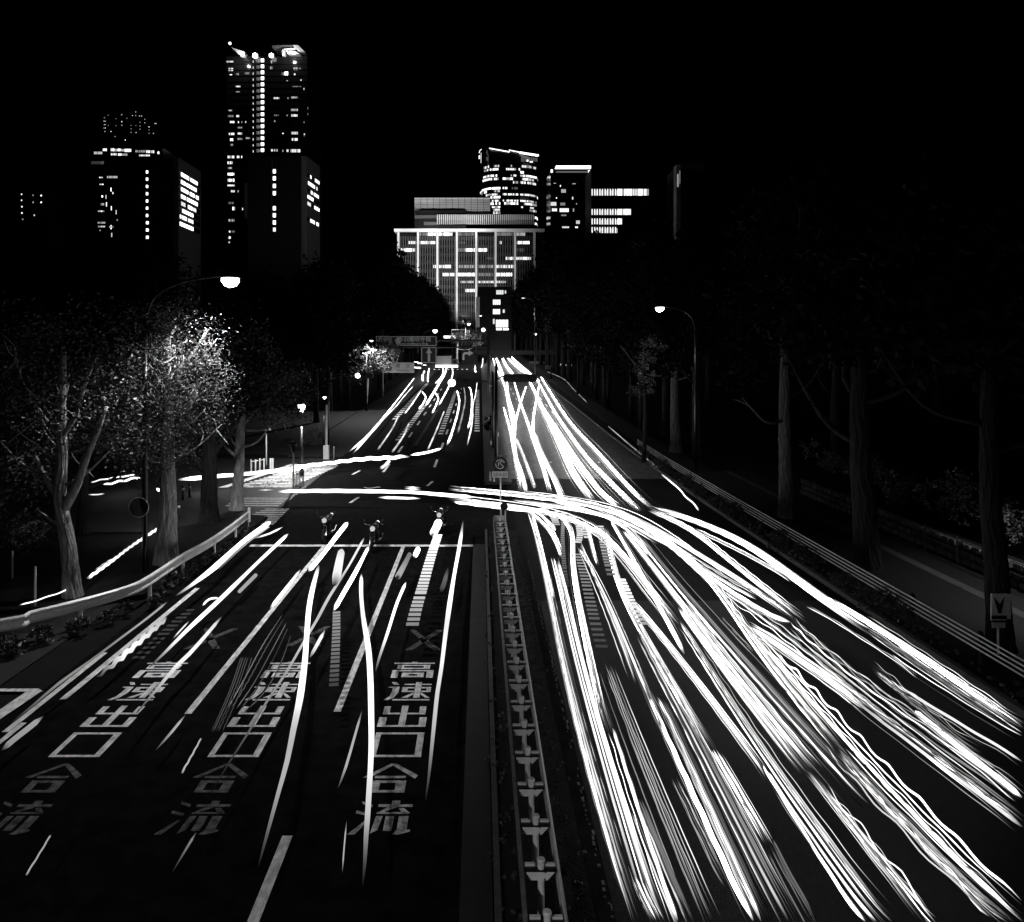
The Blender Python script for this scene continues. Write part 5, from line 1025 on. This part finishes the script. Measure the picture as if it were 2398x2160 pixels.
t.add(run(FK, (1340, 480), (1338, 560), (1325, 640), (1350, 670)), .16, 5, 1.5).add(run(FK, (1420, 500), (1415, 560), (1400, 620)), .12, 4, 2)
t.build(None, 'stuff', None, 'far_light_trails')['label'] = 'dabs of light at the far junction'
# crossing traffic on the left side road
solo('long wavy white streak straight across the crossing from the side road', run(FF, (135, 1303), (500, 1299), (950, 1305), (1110, 1312), (1340, 1332), (1480, 1343)), .09, 5, h=.6, wig=.03, wl=1.2)
solo('bright wavy streak curving out of the side road above the zebra', run(FH, (1200, 358), (1480, 332), (1600, 324), (1800, 304), (2021, 281))+run(FF, (250, 1142), (500, 1110), (720, 1084), (912, 1074), (1040, 1064)), .12, 5, h=.7, wig=.035, wl=1.1)
solo('white streak reaching from the crossing to a bright end', run(FF, (1040, 1058), (1150, 1040), (1252, 1012)), .08, 5, h=.6)
solo('upper wavy streak behind the left tree trunks', run(FH, (612, 375), (700, 355), (800, 340), (915, 324)), .04, 4, h=.7, wig=.04, wl=1.0)
solo('lower wavy streak behind the left tree trunks', run(FH, (690, 392), (780, 375), (860, 358), (948, 340)), .06, 5, h=.7, wig=.04, wl=1.0)
solo('white streak passing behind the bollards', run(FH, (590, 458), (660, 458), (710, 450)), .03, 3, h=.5)
solo('pale beam at the far left edge, upper', run(FH, (15, 560), (72, 546)), .03, 4, h=.5)
solo('pale beam at the far left edge, lower', run(FH, (15, 595), (62, 588)), .022, 4, h=.5)
solo('white streak on the slip road between tree trunks, rising to the right', run(FH, (585, 1028), (640, 990), (760, 905), (870, 820), (980, 745), (1080, 680)), .05, 4, h=.6, wig=.018, wl=.5)
solo('thin wavy streak just above the slip road streak', run(FH, (640, 970), (720, 915), (800, 868), (880, 805)), .014, 3, h=.7, wig=.03, wl=.5)
solo('low white streak on the slip road behind the grey pole', run(FH, (130, 1208), (250, 1172), (350, 1140), (462, 1098)), .018, 4, h=.4, wig=.012, wl=.8)
t = Trails()
for y in (1272, 1283, 1345): t.add(run(FF, (1000, y), (1115, y+6)), .05, 4, .7)
t.add(run(FF, (820, 1343), (950, 1346), (1110, 1352)), .07, 4, .6); t.add(run(FF, (0, 1294), (130, 1292)), .03, 3, .5); t.add(run(FF, (0, 1327), (90, 1326)), .02, 3, .5); t.add(run(FF, (720, 1276), (850, 1278)), .02, 2, .7, wig=.05, wl=1)
t.build(None, 'stuff', None, 'short_light_trails')['label'] = 'short light streaks lying across the crossing'

# right lanes: head lamps streaming to the camera
QF = fr(1199, 1124, .59328)
def qp(*a): return run(QF, *zip(a[::2], a[1::2]))
def stream(label, paths, gain=1):
    """each entry: path, core radius, core level, [strand count, spread, (levels), wiggle]"""
    t = Trails(); t.sm = 2.2
    for e in paths:
        p, r, lv = e[:3]; n, sp, lvs, wg = (list(e[3:])+[0, .05, (2, 4), .012][len(e)-3:])
        if r and r <= .05: t.add(p, r, lv, .65, wig=min(.02, r*.3) if not wg or wg < .03 else wg, wl=1.0, a=.05, b=.05)
        elif r:                                  # a broad streak is many lamps side by side
            m = max(5, int(r/.0075))
            for q in range(m):
                u = -1+2*(q+.5)/m; L = lv if R.random() < .55 else max(0, lv-R.choice((1, 1, 2)))
                if lv == 5 and abs(u) < .5 and R.random() < .8: L = 5
                t.add(p, r/m*R.uniform(.4, 1.05)*(1.2 if abs(u) < .6 else .65), L, .65, u*r*1.15+R.gauss(0, .008), R.uniform(-.05, .05), wg*R.uniform(.4, 1.1) if wg else .008, R.uniform(.8, 1.25), R.uniform(.02, .2) if gain < 2 else .03, R.uniform(.04, .4) if gain < 2 else R.uniform(.02, .06), 5, gain*math.exp(R.gauss(-.1, .75)))
        for _ in range(int(n*1.7)):
            t.add(p if R.random() < .6 else (p[R.randrange(0, 2):] if len(p) > 4 else p), R.uniform(.005, .013), R.randint(*lvs), .65, R.gauss(0, sp), R.uniform(-.12, .2), wg*R.uniform(.6, 1.3), R.uniform(.85, 1.25), .08, .12, 5, math.exp(R.gauss(-.3, .6)))
    return t.build(label, 'stuff', None, 'light_trails')
stream('white head lamp streaks along the median side of the right lanes', [
 (qp(60,120, 100,250, 140,420, 180,620, 215,800, 260,1000, 310,1200, 360,1400, 420,1560, 475,1745), .014, 4, 2, .02, (3, 4), .015),
 (qp(75,130, 125,330, 160,500, 200,700, 240,860, 290,1050, 340,1250, 400,1450, 460,1640, 505,1745), .012, 3, 9, .06, (2, 4), .015),
 (qp(80,130, 110,240, 140,360, 165,470), .05, 5), (qp(160,310, 200,470, 240,650, 290,850, 340,1020, 400,1230, 450,1420, 500,1580, 560,1740), .075, 5, 2, .06, (3, 5), .01),
 (qp(180,320, 230,500, 262,660, 310,850, 360,1010, 420,1220, 480,1430, 540,1610, 605,1745), .026, 4, 3, .03, (2, 4), .02), (qp(490,1570, 530,1660, 575,1745), .07, 3),
 (qp(160,130, 225,160, 245,200, 238,290, 250,400, 280,560, 310,700, 340,860, 372,970), .075, 5, 2, .07, (2, 4), .02), (qp(345,850, 375,950, 395,1010), .07, 2), (qp(396,980, 440,1100, 480,1260, 530,1410, 590,1570, 655,1745), .028, 4, 2, .03, (2, 4), .02),
 (qp(500,1290, 560,1440, 620,1590, 690,1745), .008, 3, 8, .07, (1, 3), .01)])
stream('white head lamp streaks in the second right lane', [
 (qp(270,260, 340,420, 400,560, 450,700, 490,800), .011, 4, 4, .06, (2, 4), .02), (qp(380,740, 470,980, 550,1180, 640,1400, 720,1590, 790,1745), .009, 2, 5, .09, (1, 3), .012),
 (qp(265,270, 330,380, 400,520, 450,650, 500,760, 540,860), .03, 4, 2, .04, (2, 4), .01), (qp(490,730, 530,830, 570,920, 610,1020), .07, 2), (qp(540,860, 600,980, 660,1110, 720,1260, 790,1420, 860,1570, 955,1745), .042, 5, 2, .05, (2, 4), .01), (qp(575,860, 640,980, 700,1110, 760,1250, 830,1410, 900,1560, 985,1745), .03, 4, 5, .08, (1, 3), .012), (qp(640,1180, 700,1290, 760,1440, 850,1600), .06, 2),
 (qp(300,190, 320,280, 338,340), .06, 5), (qp(370,190, 400,330, 425,420, 480,540, 540,640, 600,740, 650,830, 700,930, 760,1000, 802,1070), .085, 5, 4, .1, (3, 5), .012), (qp(800,1070, 870,1190, 940,1310, 1012,1440), .1, 4), (qp(1022,1450, 1100,1600, 1180,1745), .06, 1, 4, .05, (1, 2), .01),
 (qp(500,600, 560,720, 620,830, 690,960, 760,1090, 820,1220, 880,1340, 960,1500, 1060,1680, 1095,1745), .02, 3, 7, .1, (1, 4), .012)])
stream('merging broad white streaks in the middle right lanes', [
 (qp(390,160, 450,270, 500,350, 560,470, 620,570, 682,690), .045, 5, 4, .05, (3, 5), .012),
 (qp(470,480, 560,580, 640,680, 720,790, 800,890, 880,1000, 950,1080, 1000,1175), .022, 4, 5, .07, (2, 4), .012), (qp(990,1125, 1030,1200, 1080,1280, 1140,1370, 1210,1500, 1290,1620, 1395,1745), .024, 5, 0), (qp(1010,1150, 1060,1230, 1110,1310, 1170,1400, 1250,1520, 1330,1630, 1440,1745), .02, 4, 3, .05, (1, 3), .012),
 (qp(660,560, 740,680, 830,820, 900,950, 990,1060, 1080,1200, 1180,1340, 1280,1490, 1380,1620, 1500,1745), .024, 4, 7, .09, (1, 4), .015),
 (qp(440,200, 520,300, 600,400, 660,480, 720,560, 800,660), .08, 5, 4, .1, (3, 5), .012), (qp(680,500, 740,590, 800,670, 870,760, 950,860, 1020,950, 1100,1050, 1182,1150), .17, 5, 8, .16, (3, 5), .012), (qp(1170,1150, 1250,1250, 1330,1350, 1420,1470, 1500,1580, 1630,1740), .085, 3), (qp(1240,1230, 1330,1330, 1420,1440, 1500,1540, 1590,1650, 1670,1745), .012, 4, 4, .07, (3, 4), .05),
 (qp(500,230, 580,340, 660,440, 740,530, 830,640, 920,740, 1000,830, 1080,930, 1170,1020, 1260,1130, 1340,1220, 1410,1280), .025, 4, 10, .14, (0, 3), .012)])
stream('bundle of wavy white streaks in the outer right lanes', [
 (qp(700,310, 790,400, 860,500, 920,590, 980,680, 1040,770, 1120,860, 1210,960, 1300,1080), .075, 5, 3, .08, (3, 5), .03), (qp(1290,1070, 1380,1170, 1460,1270, 1560,1390, 1660,1490, 1780,1590, 1900,1690, 1970,1745), .085, 3, 6, .1, (1, 4), .03),
 (qp(930,600, 1000,660, 1080,760, 1180,870, 1280,990, 1380,1110, 1500,1240, 1620,1370, 1740,1490, 1860,1600, 2015,1740), .028, 5, 3, .05, (3, 5), .03),
 (qp(1050,690, 1150,780, 1260,890, 1370,1010, 1460,1110, 1560,1210, 1660,1330, 1780,1450, 1900,1560, 2015,1665), .016, 5, 0, 0, (3, 4), .05), (qp(1420,1220, 1500,1310, 1580,1400, 1650,1450, 1720,1520, 1810,1640, 1880,1725), .013, 4, 0, 0, (3, 4), .05),
 (qp(930,580, 1050,640, 1130,700, 1220,760, 1320,840, 1400,900), .105, 5, 3, .12, (3, 5), .012), (qp(1340,850, 1400,920, 1500,990, 1600,1060, 1720,1150, 1850,1240, 2015,1372), .026, 3, 4, .1, (1, 3), .012),
 (qp(820,430, 920,500, 1020,560, 1130,640, 1200,710, 1300,800, 1400,890, 1500,960, 1600,1040, 1700,1110, 1800,1180, 1900,1270, 2015,1365), .014, 4, 5, .07, (2, 4), .038),
 (qp(1100,560, 1170,640, 1260,720, 1360,800, 1470,880, 1560,950, 1650,1000, 1750,1060, 1850,1130, 2015,1250), .014, 4, 5, .08, (2, 4), .038)])
stream('grey smeared streaks at the outer right', [
 (qp(820,540, 880,610, 960,690), .09, 2), (qp(1420,750, 1500,800, 1590,900, 1700,1000, 1800,1060, 1865,1095), .06, 2, 3, .06, (1, 2), .04), (qp(1590,910, 1700,1010, 1800,1080, 1900,1160, 2015,1255), .045, 4, 2, .05, (2, 4), .02),
 (qp(1440,760, 1560,840, 1660,900, 1760,960, 1860,1010, 1950,1070, 2015,1112), .025, 3, 2, .03, (2, 4), .02), (qp(1160,500, 1280,560, 1380,620, 1500,700, 1600,785), .009, 4, 2, .05, (2, 3), .02), (qp(1500,690, 1650,800, 1800,890, 1900,950, 2015,1012), .011, 4, 1, .04, (2, 3), .02)])
stream('broad white streaks sweeping along the right kerb', [
 (qp(560,110, 680,140, 800,190, 900,230, 1000,300, 1100,370, 1200,450, 1300,520, 1440,605), .13, 5, 3, .14, (3, 5), .012), (qp(1400,590, 1560,700, 1700,800, 1850,900, 2015,995), .13, 1, 2, .1, (2, 3), .02), (qp(1250,470, 1400,560, 1500,620, 1600,680, 1700,750, 1800,830, 1900,900, 2015,972), .075, 5, 2, .06, (3, 5), .02),
 (qp(1520,650, 1680,770, 1840,880, 2015,1000), .011, 4, 1, .02, (3, 4), .05), (qp(540,120, 640,160, 720,200, 800,270, 900,350, 1000,430, 1100,510, 1152,548), .085, 5, 3, .1, (3, 5), .012), (qp(720,200, 830,250, 930,300, 1010,340, 1100,405), .011, 4, 3, .05, (3, 4), .02)])
stream('white streaks turning out of the crossing into the right lanes', [
 (qp(-250,37, 0,60, 150,75, 300,95, 400,120, 480,160, 560,210, 680,300, 760,370, 805,430), .075, 5, 6, .2, (3, 5), .015), (qp(-250,70, 0,100, 120,115, 250,150, 330,190, 400,250, 470,330, 540,420, 600,500, 660,570), .07, 5, 6, .16, (3, 5), .015),
 (qp(-230,88, 0,118, 110,128), .045, 5, 2, .1, (3, 5), .01), (qp(0,80, 200,105, 380,130, 500,190, 600,250), .06, 5, 4, .16, (3, 5), .012), (qp(60,120, 110,150, 150,190, 180,260, 192,300), .05, 5, 4, .08, (3, 5), .015), (qp(90,125, 140,155, 172,200), .03, 5, 2, .06, (3, 4), .02),
 (qp(380,110, 480,150, 560,190, 660,250, 760,310, 860,370, 950,430, 1030,480, 1105,545), .055, 5, 4, .1, (3, 5), .012), (qp(540,220, 640,270, 700,310, 740,350, 800,390, 880,430, 965,472), .022, 5, 4, .1, (3, 5), .012), (qp(700,310, 760,370, 820,420, 900,470, 1000,530, 1100,562), .05, 5, 3, .08, (3, 5), .012), (qp(160,85, 320,120, 430,170, 500,240, 540,300), .05, 5, 5, .14, (3, 5), .012)], 1.5)
t = Trails()
t.comb(run(FB, (632, 205), (628, 330), (640, 520), (660, 660)), .15, .3, .4, 2); t.comb(run(FB, (735, 230), (745, 300), (730, 360)), .25, .3, .4, 3, .65, False)
t.comb(run(FB, (740, 430), (790, 640), (840, 860), (900, 1090)), .3, .34, .25, 2); t.comb(run(FB, (880, 240), (910, 380), (940, 500), (965, 590)), .3, .4, .35, 3)
t.comb(run(FB, (490, 120), (560, 170), (590, 240)), .3, .4, .4, 4); t.comb(run(FB, (580, 140), (680, 170), (760, 240), (800, 330)), .25, .4, .4, 3, .65, False); t.comb(run(FB, (1020, 600), (1100, 780), (1180, 920)), .3, .3, .45, 4)
t.build(None, 'stuff', None, 'comb_light_trails')['label'] = 'combs of short glowing bars between the right streaks'
# right lanes beyond the crossing
p1 = run(FA, (150, 370), (170, 450), (225, 560), (258, 700), (290, 860), (302, 1000), (322, 1150), (345, 1310))
p2 = run(FA, (228, 730), (268, 870), (305, 1050), (350, 1180), (382, 1312)); p3 = run(FA, (250, 560), (262, 660), (300, 800), (300, 950))
p4 = run(FA, (382, 590), (352, 680), (322, 780), (300, 870)); p5 = run(FA, (300, 560), (340, 690), (390, 830), (440, 980), (490, 1120), (545, 1312)); p6 = run(FA, (468, 590), (448, 700), (430, 820), (432, 950))
p7 = run(FA, (310, 940), (370, 1080), (442, 1285)); p8 = run(FA, (405, 560), (450, 650), (520, 800), (620, 1010), (700, 1180), (830, 1370)); p9 = run(FA, (470, 700), (600, 900), (700, 1060), (800, 1200), (900, 1330), (1000, 1400))
p10 = run(FA, (440, 520), (560, 740), (650, 880), (780, 1060), (900, 1190), (1040, 1330), (1150, 1435)); p11 = run(FA, (480, 525), (600, 720), (700, 860), (850, 1020), (1000, 1190), (1150, 1350), (1232, 1415)); p12 = run(FA, (430, 900), (480, 1040), (560, 1200), (630, 1370))
q1 = run(FA, (180, 400), (210, 480), (235, 560)); q2 = run(FA, (210, 370), (240, 440), (290, 510)); q3 = run(FA, (255, 368), (320, 430), (400, 500), (470, 560)); q4 = run(FA, (225, 370), (330, 470), (400, 510))
stream('white streaks crossing like an X beyond the crossing in the right lanes', [(p1, .12, 5, 2, .1, (3, 5), .015), (p2, .09, 5, 2, .1, (3, 5), .015), (p3, .13, 5, 0, 0, (3, 5), .015), (p4, .1, 5, 0, 0, (3, 5), .015), (p5, .11, 5, 2, .1, (3, 5), .015), (p6, .12, 5, 0, 0, (3, 5), .015), (p7, .07, 4, 1, .1, (3, 5), .015), (p12, .12, 5, 3, .15, (3, 5), .015)], 2.2)
stream('white streaks fanning out along the far right kerb', [(p8, .18, 5, 4, .2, (3, 5), .015), (p9, .16, 5, 4, .2, (3, 5), .015), (p10, .15, 5, 5, .2, (3, 5), .015), (p11, .12, 5, 6, .25, (3, 5), .015)], 2.2)
stream('blazing far streaks where the avenue narrows', [(q1, .3, 5, 2, .2, (3, 5), .015), (q2, .35, 5, 2, .3, (3, 5), .015), (q3, .35, 5, 2, .3, (3, 5), .015), (q4, .3, 5, 2, .3, (3, 5), .015)], 2.2)
solo('lone bent white streak along the right kerb beyond the crossing', run(FA, (1295, 1185), (1350, 1230), (1420, 1290), (1460, 1340), (1510, 1380), (1550, 1435)), .04, 4, h=.5)
solo('long grey kerb glint beyond the crossing on the right', run(FA, (935, 860), (1050, 960), (1170, 1060), (1280, 1150)), .05, 2, h=.15, a=.02, b=.02)  # low glowing tube painted as the glint on the kerb
solo('far kerb glint on the right of the avenue', run(FA, (515, 490), (630, 540), (700, 610), (800, 708)), .05, 2, h=.15)  # another glowing tube standing in for light glinting off the kerb
